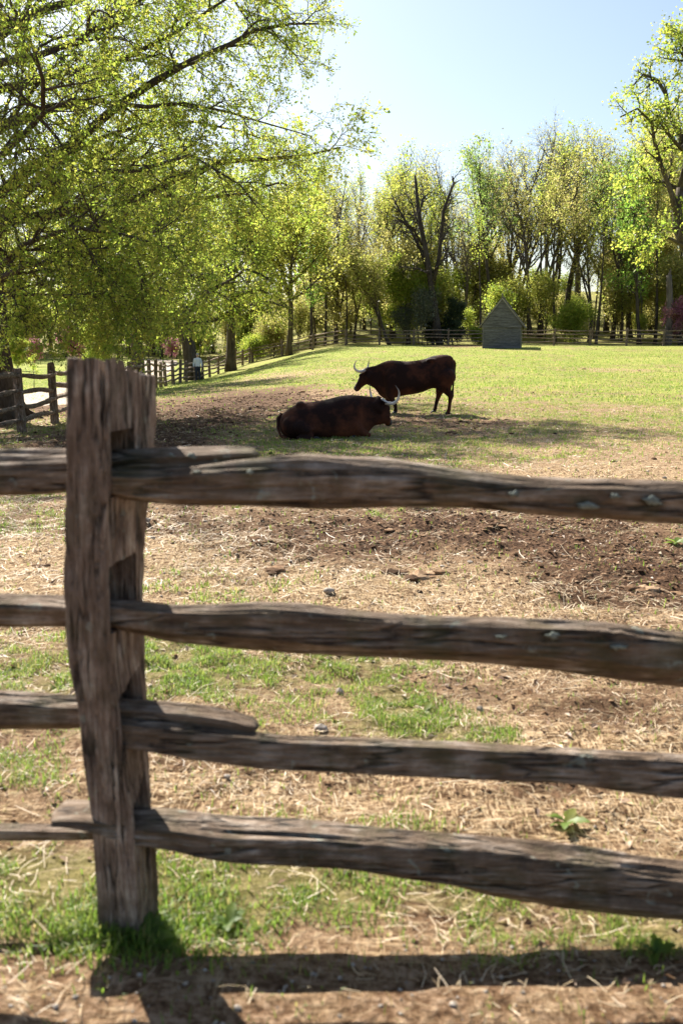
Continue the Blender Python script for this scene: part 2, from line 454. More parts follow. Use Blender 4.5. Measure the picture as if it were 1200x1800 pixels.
M['eye'] = mat_simple('dark_eye', (.004, .003, .003), (.006, .004, .004), 5, .1, .6)
M['muzzle'] = mat_simple('muzzle', (.012, .009, .008), (.03, .024, .022), 30, .45, .4)

def mat_siding():
    t = NT('weathered_board'); v = t.coords('Object', (.12, 1, 1))
    n = t.noise(v, 40, 5, .7); n2 = t.noise(t.coords('Object', (.5, .5, 3.6)), 2.2, 2)
    f = t.math('MULTIPLY_ADD', n2, .4, t.math('MULTIPLY', n, .6))
    t.pr(t.ramp(f, [(.35, (.045, .044, .045)), (.5, (.11, .108, .11)), (.66, (.19, .187, .19))]), .85, n, .6, .006); return t.m
M['siding'] = mat_siding()
M['shingle'] = mat_simple('roof_shingle', (.06, .053, .05), (.16, .145, .135), 14, .9)
M['trim'] = mat_simple('weathered_trim', (.20, .19, .18), (.36, .345, .33), 14, .85)
M['shirt'] = mat_simple('white_shirt', (.70, .70, .68), (.80, .80, .79), 8, .8)
M['trousers'] = mat_simple('dark_trousers', (.030, .034, .048), (.05, .055, .07), 20, .85)
M['skin'] = mat_simple('skin', (.42, .25, .18), (.50, .31, .23), 30, .6)
M['hair'] = mat_simple('grey_hair', (.10, .085, .075), (.2, .18, .16), 80, .8)
M['hat'] = mat_simple('pale_cap', (.45, .40, .34), (.55, .5, .43), 30, .8)
M['shoe'] = mat_simple('dark_shoe', (.02, .018, .016), (.035, .03, .027), 30, .6)

# ------------------------------------------------------------------ ground sheet
def ground():
    nx, ny = 520, 820
    u = np.linspace(-1, 1, nx); xs = 260 * np.sinh(6.3 * u) / math.sinh(6.3)
    w = np.linspace(-.62, 1, ny); ys = 2.6 + 330 * np.sinh(6.6 * w) / math.sinh(6.6)
    X, Y = np.meshgrid(xs, ys)
    Z = np.empty_like(X); G = np.empty_like(X); S = np.empty_like(X); Mu = np.empty_like(X)
    Z[:] = H(X, Y); G[:], S[:], Mu[:] = cover(X, Y)
    V = np.stack([X, Y, Z], -1).reshape(-1, 3)
    i = (np.arange(ny - 1)[:, None] * nx + np.arange(nx - 1)[None]).reshape(-1)
    Q = np.stack([i, i + 1, i + nx + 1, i + nx], -1)
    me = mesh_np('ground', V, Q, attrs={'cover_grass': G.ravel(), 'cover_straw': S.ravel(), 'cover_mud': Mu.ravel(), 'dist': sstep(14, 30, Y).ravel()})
    o = link('ground', me, M['ground']); tag(o, kind='structure')

def strip(name, pts, wid, mat, lift=.012, res=.3, edge=.035):
    """a path draped on the terrain whose edges dip under it"""
    P = np.array(pts, float)
    seg = np.r_[0, np.cumsum(np.linalg.norm(np.diff(P, axis=0), axis=1))]
    n = int(seg[-1] / res) + 2; t = np.linspace(0, seg[-1], n)
    x = np.interp(t, seg, P[:, 0]); y = np.interp(t, seg, P[:, 1])
    k = np.ones(5) / 5
    dx = np.gradient(x); dy = np.gradient(y); L = np.hypot(dx, dy); nxv, nyv = -dy / L, dx / L
    m = max(8, int(wid / res) * 2 + 9); a = np.linspace(-1, 1, m)
    X = x[:, None] + nxv[:, None] * a * wid / 2; Y = y[:, None] + nyv[:, None] * a * wid / 2
    Z = H(X, Y) + lift - edge * sstep(.72, 1, np.abs(a))[None] - .03 * (fbm(X * 3, Y * 3, 2, 5) - .3) * sstep(.5, 1, np.abs(a))[None]
    V = np.stack([X, Y, Z], -1).reshape(-1, 3)
    i = (np.arange(n - 1)[:, None] * m + np.arange(m - 1)[None]).reshape(-1)
    o = link(name, mesh_np(name, V, np.stack([i, i + 1, i + m + 1, i + m], -1)), mat); tag(o, kind='structure')
ground()
strip('path', [(-24, 6), (-17, 18), (-12.6, 28), (-11.4, 36), (-12.3, 48), (-13.6, 62), (-15.0, 76), (-16.5, 90), (-18, 100)], 4.2, M['path'], .03, .3, .1)
print('ground', time.time() - T0)

# ------------------------------------------------------------------ foreground fence
def resample(tr, n):
    tr = np.array(tr, float); xs = np.linspace(tr[0, 0], tr[-1, 0], n)
    out = [xs]
    for k in range(1, tr.shape[1]):
        y = np.interp(xs, tr[:, 0], tr[:, k])
        kern = np.ones(5) / 5; yp = np.r_[[y[0]] * 2, y, [y[-1]] * 2]
        out.append(np.convolve(yp, kern, 'valid'))
    return np.stack(out, -1)

def rail_from_trace(name, tr, f0, f1, depth, parent, seed, taper0=0, taper1=0, shape=2.6, tilt=0.0):
    """tr: (px, top, bottom) along the rail; f0, f1: world Y at its two ends"""
    a = at(tr[0][0], tr[0][1], f0); b = at(tr[-1][0], tr[-1][1], f1)
    L = (b - a).length; n = int(L / .016) + 2; k = 72
    T = resample(tr, n); ang = np.arange(k) * 2 * math.pi / k
    rings = []
    rr0 = np.random.default_rng(seed * 7 + 1); NP = 6
    pa = np.arange(NP) * 2 * math.pi / NP + rr0.uniform(-.38, .38, NP); pd = rr0.uniform(.72, 1.05, NP); ga = rr0.uniform(0, 6.28, 5)
    ga[0] = math.pi + .15; ga[1] = math.pi - .35
    for i, (px, ty, by) in enumerate(T):
        u = i / (n - 1)
        fy = f0 + (f1 - f0) * u
        p = at(px, ty, fy); q = at(px, by, fy)
        c = (p + q) / 2; hz = (p.z - q.z) / 2
        e = 1.0
        if taper0 and u * L < taper0: e *= math.sqrt(max(.02, 1 - (1 - u * L / taper0) ** 2))
        if taper1 and (1 - u) * L < taper1: e *= math.sqrt(max(.02, 1 - (1 - (1 - u) * L / taper1) ** 2))
        hy = depth * (.85 + .3 * float(vnoise(np.array(u * L * 2.1), np.array(seed * 3.3), None, seed))) * e
        hz *= e
        tw = tilt + .5 * (float(vnoise(np.array(u * L * .9), np.array(.5), None, seed + 3)) - .5)
        cs, sn = np.cos(ang), np.sin(ang)
        r = np.full(k, 9.)
        for q in range(NP):
            dr = .5 * (float(vnoise(np.array(u * L * .8 + q * 7.1), np.array(.5), None, seed + 31)) - .5)
            dd = pd[q] * (1 + .30 * (float(vnoise(np.array(u * L * 2.6 + q * 5.3), np.array(.5), None, seed + 41)) - .5))
            r = np.minimum(r, dd / np.maximum(np.cos(ang - pa[q] - dr), .5))
        mz = (np.abs(sn * r).max() + 1e-6); my = np.abs(cs * r).max() + 1e-6
        zt = (sn * r).max(); zb = -(sn * r).min()
        r2_ = r
        sn = np.where(sn > 0, sn / zt, sn / zb); cs = cs / my
        gv = 0
        for q in range(5):
            dep = max(0, float(vnoise(np.array(u * L * 3.0 + q * 9.7), np.array(.5), None, seed + 51)) - .42)
            dq = np.angle(np.exp(1j * (ang - ga[q] - .25 * (float(vnoise(np.array(u * L * 2 + q), np.array(.5), None, seed + 61)) - .5))))
            gv = gv + dep * .42 * np.exp(-(dq / .055) ** 2)
        c_, s_ = np.cos(ang), np.sin(ang)
        g = fbm(c_ * 2.4 + 9, s_ * 2.4 + 9, 3, seed, z=np.full(k, u * L * 3.0)) - .5
        fine = fbm(c_ * 9 + 30, s_ * 9 + 30, 3, seed + 5, z=np.full(k, u * L * 4.5)) - .5
        rad = r2_ * (1 + .16 * g + .20 * fine - gv)
        yy = cs * rad * hy; zz = sn * rad * hz
        yy, zz = yy + zz * tw * .35, zz
        rings.append(np.stack([np.full(k, c.x), c.y + yy, c.z + zz], -1))
    G = Geo(); G.rings(np.array(rings)[:, ::-1])
    return link(name, G.mesh(name), M['rail'], parent)

def near_fence():
    base = at(215, 1655, 2.36)
    root = empty('split_rail_fence', (base.x, base.y, base.z))
    tag(root, 'weathered four-rail split wood fence with a thick mortised post, close to the camera', 'fence')
    inv = Matrix.Translation(-Vector((base.x, base.y, base.z)))
    # post ---------------------------------------------------------------
    th = R(14)
    adir = Vector((-math.cos(th), math.sin(th), 0)); bdir = Vector((math.sin(th), math.cos(th), 0))
    # rows: y px, left edge, near corner, right edge
    rows = [(630, 112, 186, 274), (700, 111, 187, 275), (760, 111, 189, 271), (830, 111, 190, 265), (900, 111, 189, 259), (980, 113, 189, 256), (1060, 115, 189, 254), (1140, 119, 192, 257), (1220, 128, 201, 259), (1300, 138, 211, 262), (1380, 148, 221, 264), (1450, 157, 232, 268), (1520, 163, 238, 273), (1600, 167, 243, 277), (1670, 171, 246, 281), (1800, 178, 250, 288)]
    FY = 2.31
    rr = np.array(rows, float)
    n = 200; ys = np.linspace(630, 1800, n)
    kf, ks = 22, 40
    rings = []; W2 = []
    zs = []
    def project_w(C, d, X):
        dc = C.y * cp + (CAMZ - C.z) * sp
        return (X * dc - C.x) / (d.x - X * d.y * cp)
    for i, yv in enumerate(ys):
        l, m, r_ = [float(np.interp(yv, rr[:, 0], rr[:, j])) for j in (1, 2, 3)]
        wob = (float(fbm(np.array(yv * .012), np.array(2.), 2, 8)) - .5) * 7
        C1 = at(m + wob * .5, yv, FY)
        w1 = project_w(C1, adir, (l + wob - CX) / F); w2 = project_w(C1, bdir, (r_ + wob * .4 - CX) / F)
        W2.append((yv, w2)); C0 = C1 + adir * w1; C2 = C1 + bdir * w2; C3 = C0 + bdir * w2 * .93
        ring = []
        for A, B, k in ((C0, C1, kf), (C1, C2, ks), (C2, C3, kf), (C3, C0, ks)):
            for j in range(k):
                u = j / k
                p = A.lerp(B, u)
                ring.append((p.x, p.y, p.z))
        ring = np.array(ring); cen = ring.mean(0)
        # round the corners and roughen
        d = ring - cen; rad = np.linalg.norm(d[:, :2], axis=1)
        av = (np.roll(ring, 1, 0) + np.roll(ring, -1, 0) + np.roll(ring, 2, 0) + np.roll(ring, -2, 0) + ring) / 5
        ring = ring * .25 + av * .75
        g = fbm(ring[:, 0] * 22, ring[:, 1] * 22, 3, 21, z=np.full(len(ring), ring[0, 2] * 2.2)) - .5
        nrm = d / (np.linalg.norm(d, axis=1, keepdims=True) + 1e-9)
        g3 = np.abs(fbm(ring[:, 0] * 60, ring[:, 1] * 60, 2, 24, z=np.full(len(ring), ring[0, 2] * 2.5)) - .5)
        ring = ring + nrm * (g[:, None] * .022 - np.clip(.07 - g3, 0, 1)[:, None] * .10)
        rings.append(ring); zs.append(ring[0, 2])
    rings = np.array(rings)
    # uneven sawn top: front slab highest, back lower
    top = rings[0].copy()
    k = top.shape[0]
    side = (top - np.array(rings[0][kf])) @ np.array(bdir)
    drop = sstep(.03, .22, side) * .045 + (fbm(top[:, 0] * 40, top[:, 1] * 40, 3, 3) - .5) * .016
    z0 = rings[0, 0, 2]; z1 = rings[-1, 0, 2]
    for j in range(k):
        zt = z0 - drop[j]
        rings[:, j, 2] = zt + (rings[:, j, 2] - z0) * (zt - z1) / (z0 - z1)
    G = Geo()
    G.rings(rings)
    me0 = G.mesh('post')
    # mortises: (top px, bottom px) read on the near face, unseen left wall kept to hold out light
    C1 = at(189, 900, FY)
    def cutters(ob):
        cs = []
        def cut(V, Q):
            cm = mesh_np('cut', V, Q); c = bpy.data.objects.new('cut', cm); COL.objects.link(c); c.display_type = 'WIRE'
            md = ob.modifiers.new('b', 'BOOLEAN'); md.operation = 'DIFFERENCE'; md.solver = 'EXACT'; md.object = c; cs.append(c)
        for (px, t0, t1, b0, b1) in ((197, 757, 757, 872, 874), (192, 992, 984, 1108, 1112), (206, 1222, 1190, 1302, 1305), (229, 1412, 1370, 1472, 1474)):
            # t0/b0 at the near side, t1/b1 at the far side of the slot
            x = at(px, t0, FY).x
            z = [at(px, v, FY + .05).z for v in (t0, t1, b0, b1)]
            c = at(px, t0, FY)
            nr = Vector((c.x, c.y, 0)) + bdir * .012; fr = nr + bdir * min(.135, float(np.interp((t0 + b0) / 2, [q[0] for q in W2], [q[1] for q in W2])) * .86 - .012)
            ex = Vector((math.cos(th), -math.sin(th), 0))
            def pt(o, s, zz): q = o + ex * s; return (q.x, q.y, zz)
            V = [pt(nr, -.085, z[2]), pt(nr, .3, z[2]), pt(fr, .3, z[3]), pt(fr, -.085, z[3]), pt(nr, -.085, z[0]), pt(nr, .3, z[0]), pt(fr, .3, z[1]), pt(fr, -.085, z[1])]
            cut(V, [(0, 3, 2, 1), (4, 5, 6, 7), (0, 1, 5, 4), (1, 2, 6, 5), (2, 3, 7, 6), (3, 0, 4, 7)])
        # drying crack from the top, and one at the foot
        for (px, ya, yb, w, dep) in ((183, 600, 790, .010, .06), (250, 1455, 1640, .006, .04)):
            a = at(px, ya, FY + .02); b = at(px + 4, yb, FY + .02)
            side = Vector((math.cos(th), -math.sin(th), 0))
            V = []
            for (q, ww) in ((b, .0008), (a, w)):
                o = Vector((q.x, q.y, 0))
                for (s1, s2) in ((-.03, -1), (-.03, 1), (.30, 1), (.30, -1)):
                    v = o + bdir * (s1 if px > 200 else s1 * 1.0) * (1 if s1 < 0 else .5) + side * ww * s2
                    V.append((v.x, v.y, q.z))
            cut(V, [(0, 3, 2, 1), (4, 5, 6, 7), (0, 1, 5, 4), (1, 2, 6, 5), (2, 3, 7, 6), (3, 0, 4, 7)])
        return cs
    me = evaluated(me0, cutters)
    me.transform(inv)
    for m_ in range(len(me.materials)): me.materials.pop()
    po = link('post', me, M['post'], root)
    try: me.set_sharp_from_angle(angle=R(38))
    except Exception: pass
    def rail(tr, f0, f1, dep, seed, **kw):
        o = rail_from_trace('rail', tr, f0, f1, dep, root, seed, **kw)
        o.data.transform(inv); return o
    X2 = 1300
    R1 = [(172, 824, 868), (250, 826, 880), (300, 822, 885), (350, 818, 888), (400, 812, 888), (450, 806, 890), (500, 801, 891), (550, 799, 893), (600, 804, 893), (650, 807, 891), (700, 811, 890), (750, 818, 890), (800, 826, 890), (850, 832, 893), (900, 838, 900), (950, 842, 904), (1000, 844, 908), (1050, 845, 911), (1100, 845, 914), (1200, 848, 920), (1500, 856, 930), (1900, 870, 935)]
    rail(R1, 2.38, 2.36, .052, 11, tilt=.3)
    S1 = [(-1400, 800, 880), (-300, 795, 878), (0, 790, 872), (110, 790, 870), (170, 793, 840), (230, 790, 828), (330, 785, 826), (430, 783, 816), (456, 788, 810)]
    rail(S1, 2.50, 2.435, .045, 12, taper1=.02)
    R2 = [(170, 1053, 1100), (190, 1053, 1105), (250, 1056, 1118), (300, 1062, 1130), (350, 1063, 1133), (400, 1062, 1140), (450, 1060, 1143), (500, 1061, 1147), (550, 1064, 1152), (600, 1070, 1155), (700, 1078, 1158), (800, 1083, 1163), (900, 1087, 1172), (1000, 1088, 1182), (1050, 1090, 1190), (1100, 1098, 1196), (1150, 1107, 1202), (1200, 1113, 1207), (1500, 1120, 1220), (1900, 1130, 1220)]
    rail(R2, 2.385, 2.37, .050, 13, tilt=-.2)
    S2 = [(-1400, 1050, 1125), (-300, 1046, 1108), (0, 1043, 1100), (118, 1046, 1101), (175, 1058, 1100), (235, 1070, 1098)]
    rail(S2, 2.52, 2.45, .045, 14, taper1=.02)
    R3 = [(185, 1264, 1308), (205, 1262, 1310), (250, 1268, 1315), (300, 1272, 1325), (350, 1278, 1333), (400, 1283, 1340), (450, 1288, 1346), (500, 1295, 1350), (600, 1298, 1354), (700, 1301, 1358), (800, 1305, 1362), (900, 1313, 1368), (1000, 1318, 1372), (1100, 1323, 1384), (1200, 1327, 1396), (1500, 1345, 1410), (1900, 1365, 1425)]
    rail(R3, 2.37, 2.38, .045, 15, shape=3.2)
    S3 = [(-1400, 1190, 1290), (-300, 1205, 1286), (0, 1213, 1283), (130, 1224, 1283), (205, 1229, 1268), (250, 1232, 1276), (300, 1236, 1280), (350, 1240, 1282), (400, 1250, 1286), (450, 1264, 1290), (456, 1268, 1288)]
    rail(S3, 2.47, 2.41, .042, 16, taper1=.012, shape=3.4)
    R4 = [(93, 1421, 1435), (110, 1420, 1438), (155, 1416, 1444), (235, 1424, 1475), (300, 1424, 1487), (350, 1430, 1502), (400, 1436, 1514), (450, 1438, 1520), (500, 1441, 1524), (600, 1449, 1530), (700, 1461, 1546), (750, 1465, 1554), (800, 1470, 1560), (850, 1473, 1575), (900, 1478, 1585), (1000, 1490, 1597), (1100, 1503, 1607), (1200, 1515, 1618), (1500, 1535, 1640), (1900, 1550, 1650)]
    rail(R4, 2.40, 2.38, .075, 17, taper0=.02, tilt=.2)
    S4 = [(-1400, 1440, 1500), (-300, 1448, 1484), (0, 1450, 1477), (160, 1453, 1476), (215, 1455, 1474)]
    rail(S4, 2.52, 2.46, .028, 18, taper1=.02)
    # the next posts of the same fence, outside the picture on both sides
    for (dx, dy, yaw) in ((2.72, -.14, R(4)), (-3.0, .10, R(-3))):
        c = po.copy(); COL.objects.link(c); c.parent = root
        c.location = (dx, dy, -.03); c.rotation_euler = (0, 0, 0)
    # lichen
    for (px, py, fw, rx, rz) in ((1145, 881, 2.312, 21, 12), (1032, 889, 2.312, 22, 7), (1080, 872, 2.314, 12, 6), (902, 869, 2.315, 11, 8), (440, 831, 2.33, 9, 7), (337, 802, 2.395, 11, 6), (302, 801, 2.398, 8, 5),
                                 (970, 1118, 2.322, 20, 8), (880, 1120, 2.324, 14, 5), (1088, 1138, 2.322, 17, 6), (345, 830, 2.335, 9, 4)):
        n_ = 16; P = []
        a_ = np.arange(n_) * 2 * math.pi / n_
        rx *= .85; rz *= .85; rad = .35 + 1.1 * vnoise(np.cos(a_) * 2.3 + px, np.sin(a_) * 2.3 + py, None, 5)
        rg = []
        for (q, off) in ((1.0, .010), (.93, -.003), (.5, -.006), (.12, -.007)):
            rg.append([tuple(at(px + rx * q * r * math.cos(w), py + rz * q * r * math.sin(w), fw + off)) for w, r in zip(a_, rad)])
        G = Geo(); G.rings(rg); me = G.mesh('lichen_patch'); me.transform(inv)
        link('lichen_patch', me, M['lichen'], root)
    # knot on the second rail
    G = Geo()
    c = at(1088, 1128, 2.33); cc = np.array(c)
    rg = []
    for (r, off) in ((.036, .02), (.034, .0), (.026, -.006), (.016, -.003), (.012, .012), (.004, .02)):
        a_ = np.arange(18) * 2 * math.pi / 18
        rr_ = r * (1 + .25 * (vnoise(np.cos(a_) * 2, np.sin(a_) * 2, None, 9) - .5))
        rg.append(np.stack([cc[0] + 1.3 * rr_ * np.cos(a_), np.full(18, cc[1] + off + .01), cc[2] + .62 * rr_ * np.sin(a_)], -1))
    G.rings(np.array(rg)[:, ::-1]); me = G.mesh('knot'); me.transform(inv); link('knot', me, M['rail'], root)
near_fence()
print('near fence', time.time() - T0)

# ------------------------------------------------------------------ distant split-rail fences
def far_rail_mesh(seed, L=3.35, k=8, bow=.08):
    r = np.random.default_rng(seed); n = 12
    t = np.linspace(0, 1, n); x = -L / 2 + L * t
    bz = bow * (np.sin(t * math.pi) * r.uniform(-1, .3) + .3 * np.sin(t * 6 + seed)); by = .04 * np.sin(t * 4 + seed * 2)
    rad = .052 * (.75 + .5 * np.sin(t * math.pi) ** .7) * (1 + .15 * r.standard_normal(n) * .5)
    a = np.arange(k) * 2 * math.pi / k; sh = 1 + .22 * r.standard_normal(k) * .8
    rg = np.stack([np.repeat(x[:, None], k, 1), by[:, None] + rad[:, None] * np.cos(a) * sh * .8, bz[:, None] + rad[:, None] * np.sin(a) * sh * 1.1], -1)
    G = Geo(); G.rings(rg[:, ::-1]); return G.mesh('rail')
def far_post_mesh(seed, hgt=1.42, w=.075, d=.12):
    r = np.random.default_rng(seed); zs = np.array([-.35, 0, .25, .3, .55, .6, .9, 1.2, hgt - .02, hgt])
    rg = []
    for i, z in enumerate(zs):
        ww = w * (1.15 - .15 * z / hgt) * (1 + .06 * r.standard_normal()); dd = d * (1.1 - .1 * z / hgt) * (1 + .05 * r.standard_normal())
        if i == len(zs) - 1: ww *= .8; dd *= .85
        ln = r.normal(0, .008)
        pts = [(-ww, -dd * .8), (-ww * .8, -dd), (ww * .8, -dd), (ww, -dd * .8), (ww, dd * .8), (ww * .8, dd), (-ww * .8, dd), (-ww, dd * .8)]
        rg.append([(x + ln, y, z + (r.normal(0, .015) if i == len(zs) - 1 else 0)) for x, y in pts])
    G = Geo(); G.rings(rg); return G.mesh('post', smooth=False)
RAILS = [far_rail_mesh(s) for s in (1, 2, 3, 4, 5)]; POSTS = [far_post_mesh(s) for s in (1, 2, 3)]
for m_ in RAILS: m_.materials.append(M['oldrail'])
for m_ in POSTS: m_.materials.append(M['oldpost'])

def run_fence(label, pts, step=3.0, levels=(.28, .58, .88, 1.20), seed=1, bow=1.0, thick=1.0, pw_=1.0):
    r = np.random.default_rng(seed)
    P = np.array(pts, float); seg = np.r_[0, np.cumsum(np.linalg.norm(np.diff(P, axis=0), axis=1))]
    n = int(round(seg[-1] / step)); t = np.linspace(0, seg[-1], n + 1)
    x = np.interp(t, seg, P[:, 0]); y = np.interp(t, seg, P[:, 1])
    z = np.array([h1(a, b) for a, b in zip(x, y)])
    root = empty('rail_fence', (x[0], y[0], z[0])); tag(root, label, 'fence')
    nr = 0
    for i in range(n + 1):
        j = min(i, n - 1); ang = math.atan2(y[j + 1] - y[j], x[j + 1] - x[j])
        o = bpy.data.objects.new('post', POSTS[i % 3]); COL.objects.link(o); o.parent = root
        o.location = (x[i] - x[0], y[i] - y[0], z[i] - z[0]); o.rotation_euler = (r.normal(0, .03), r.normal(0, .03), ang + r.normal(0, .08))
        o.scale = (pw_, pw_, r.uniform(.95, 1.06))
        if i == n: break
        for lv in levels:
            a = Vector((x[i], y[i], z[i] + lv + r.normal(0, .03))); b = Vector((x[i + 1], y[i + 1], z[i + 1] + lv + r.normal(0, .03)))
            d = b - a; o = bpy.data.objects.new('rail', RAILS[int(r.integers(5))]); COL.objects.link(o); o.parent = root
            side = Vector((-d.y, d.x, 0)).normalized() * .03 * (1 if (i % 2) else -1)
            o.location = (a + b) / 2 + side - Vector((x[0], y[0], z[0]))
            o.rotation_euler = (r.uniform(-.2, .2) * bow, -math.asin(d.z / d.length), math.atan2(d.y, d.x))
            s_ = d.length / 3.0; th = r.uniform(.85, 1.2) * thick; o.scale = (s_, th, th); nr += 1
    return root
run_fence('weathered rail fence along the left side of the pasture, running away past the big trees', [(-7.0, 15.2), (-6.8, 21.2), (-6.95, 24.2), (-7.6, 33), (-8.9, 45), (-10.0, 57), (-10.2, 66), (-9.8, 76), (-8.2, 90)], 3.0, seed=3, thick=.82, pw_=.72)
run_fence('grey rail fence across the far end of the pasture, in front of the woods', [(-8.0, 90.6), (-3, 88.5), (4, 87), (12, 86), (22, 84.5), (34, 82), (44, 80)], 3.0, (.30, .62, .94, 1.25), seed=5, thick=.72)
print('fences', time.time() - T0)

# ------------------------------------------------------------------ hut
def hut():
    hx, hy = 11.15, 70.0; hz = h1(hx, hy) - .03
    root = empty('shed', (hx, hy, hz), R(-13)); tag(root, 'small weathered grey board shed with a steep gable roof, standing alone in the pasture', 'shed')
    w, d, ht, pk = 1.24, 1.0, 1.50, 3.35   # half width, half depth, eave height, peak
    G = Geo()
    nb = 8; bh = ht / nb
    for i in range(nb):   # lapped boards round four sides
        z0 = i * bh; z1 = z0 + bh + .012
        for (a, b, nx, ny) in (((-w, -d), (w, -d), 0, -1), ((w, -d), (w, d), 1, 0), ((w, d), (-w, d), 0, 1), ((-w, d), (-w, -d), -1, 0)):
            o1, o2 = .055, .012
            V = [(a[0] + nx * o1, a[1] + ny * o1, z0), (b[0] + nx * o1, b[1] + ny * o1, z0), (b[0] + nx * o2, b[1] + ny * o2, z1), (a[0] + nx * o2, a[1] + ny * o2, z1),
                 (a[0], a[1], z0), (b[0], b[1], z0), (b[0], b[1], z1), (a[0], a[1], z1)]
            G.add(V, [(0, 1, 2, 3), (5, 4, 7, 6), (0, 4, 5, 1), (3, 2, 6, 7), (1, 5, 6, 2), (0, 3, 7, 4)])
    link('wall', G.mesh('wall', smooth=False), M['siding'], root)
    # gable boards, front and back, standing 5 cm proud of the wall
    slope = (pk - ht) / (w + .16)
    for ys_, nm in ((-d - .09, 'gable'), (d + .04, 'gable')):
        G = Geo(); nb2 = 11; zz = np.linspace(ht - .10, pk - .10, nb2 + 1)
        for i in range(nb2):
            a = (pk - max(zz[i], ht)) / slope - .02; b = (pk - zz[i + 1]) / slope - .02
            b = max(b, .02)
            G.add([(-a, ys_ - .012, zz[i]), (a, ys_ - .012, zz[i]), (b, ys_ + .008, zz[i + 1] + .006), (-b, ys_ + .008, zz[i + 1] + .006), (-a, ys_ + .05, zz[i]), (a, ys_ + .05, zz[i]), (b, ys_ + .05, zz[i + 1] + .006), (-b, ys_ + .05, zz[i + 1] + .006)],
                  [(0, 1, 2, 3), (5, 4, 7, 6), (0, 4, 5, 1), (3, 2, 6, 7), (1, 5, 6, 2), (0, 3, 7, 4)])
        link('gable', G.mesh('gable', smooth=False), M['siding'], root)
    # roof: two shingled planes in courses
    G = Geo(); nc = 16
    for s in (-1, 1):
        for i in range(nc):
            u0, u1 = i / nc, (i + 1) / nc + .02
            def P(u, lift): return (s * (w + .34) * (1 - u), ht - .13 + (pk - ht + .19) * u + lift)
            (xa, za), (xb, zb) = P(u0, .055), P(min(u1, 1), .025)
            yy0, yy1 = -d - .22, d + .55
            V = [(xa, yy0, za), (xa, yy1, za), (xb, yy1, zb), (xb, yy0, zb), (xa, yy0, za - .05), (xa, yy1, za - .05), (xb, yy1, zb - .03), (xb, yy0, zb - .03)]
            q = [(0, 1, 2, 3), (5, 4, 7, 6), (0, 4, 5, 1), (3, 2, 6, 7), (1, 5, 6, 2), (0, 3, 7, 4)]
            if s < 0: q = [t_[::-1] for t_ in q]
            G.add(V, [t_[::-1] for t_ in q])
    roof = link('roof', G.mesh('roof', smooth=False), M['shingle'], root)
    G = Geo(); G.tube([(0, -d - .25, pk + .09), (0, d + .57, pk + .09)], .05, 6); link('ridge_cap', G.mesh('ridge_cap', smooth=False), M['siding'], roof)
    G = Geo(); G.tube([(0, -d - .2, pk + .1), (0, -d - .2, pk + .2), (0, -d - .2, pk + .24), (0, -d - .2, pk + .30)], [.04, .035, .07, .02], 8); link('finial', G.mesh('finial'), M['siding'], roof)
    for s in (-1, 1):
        G = Geo(); a = Vector((s * (w + .33), -d - .17, ht - .16)); b = Vector((0, -d - .17, pk + .02))
        G.add([(a.x, a.y - .02, a.z), (a.x, a.y - .02, a.z + .1), (b.x, a.y - .02, b.z + .02), (b.x, a.y - .02, b.z - .09), (a.x, a.y + .02, a.z), (a.x, a.y + .02, a.z + .1), (b.x, a.y + .02, b.z + .02), (b.x, a.y + .02, b.z - .09)],
              [(0, 3, 2, 1), (4, 5, 6, 7), (0, 1, 5, 4), (1, 2, 6, 5), (2, 3, 7, 6), (3, 0, 4, 7)])
        link('barge_board', G.mesh('barge_board', smooth=False), M['trim'], root)
    for s in (-1, 1):
        G = Geo(); G.box((s * w - .05, -d - .06, -.1), (s * w + .05, -d + .03, ht - .11)); link('corner_board', G.mesh('corner_board', smooth=False), M['siding'], root)
hut()

# ------------------------------------------------------------------ cattle
def loft_x(G, rows, k=28, sq=2.3, cy=0.0, flat=None):
    """rows: x, ztop, zbottom, half width(, y offset). closed loft with oval sections"""
    rg = []
    a = np.arange(k) * 2 * math.pi / k
    cs, sn = np.cos(a), np.sin(a); r = (np.abs(cs) ** sq + np.abs(sn) ** sq) ** (-1 / sq)
    rows = np.array([tuple(q) + (0,) * (5 - len(q)) for q in rows], float)
    # smooth resample
    t = np.arange(len(rows)); tt = np.linspace(0, len(rows) - 1, (len(rows) - 1) * 4 + 1)
    def cub(y):
        m = np.gradient(y); i = np.clip(tt.astype(int), 0, len(y) - 2); u = tt - i
        return (2 * u**3 - 3 * u**2 + 1) * y[i] + (u**3 - 2 * u**2 + u) * m[i] + (-2 * u**3 + 3 * u**2) * y[i + 1] + (u**3 - u**2) * m[i + 1]
    C = [cub(rows[:, j]) for j in range(5)]
    for x, zt, zb, hw, yo in zip(*C):
        hz = max((zt - zb) / 2, .004); hw = max(hw, .004)
        # widest a little below the middle
        zz = (zt + zb) / 2 + sn * r * hz
        yy = yo + cs * r * hw * (1 - .12 * sn)
        rg.append(np.stack([np.full(k, x), yy, zz], -1))
    rg = np.array(rg)
    if rows[0, 0] > rows[-1, 0]: rg = rg[:, ::-1]
    G.rings(rg[:, ::-1] if False else rg)

def limb(G, pts, k=14):
    """pts: (x, y, z, r)"""
    P = np.array(pts, float); t = np.arange(len(P)); tt = np.linspace(0, len(P) - 1, (len(P) - 1) * 3 + 1)
    Q = np.stack([np.interp(tt, t, P[:, j]) for j in range(4)], -1)
    G.tube(Q[:, :3], Q[:, 3], k)
    G.ball(P[0, :3], P[0, 3]); G.ball(P[-1, :3], P[-1, 3])

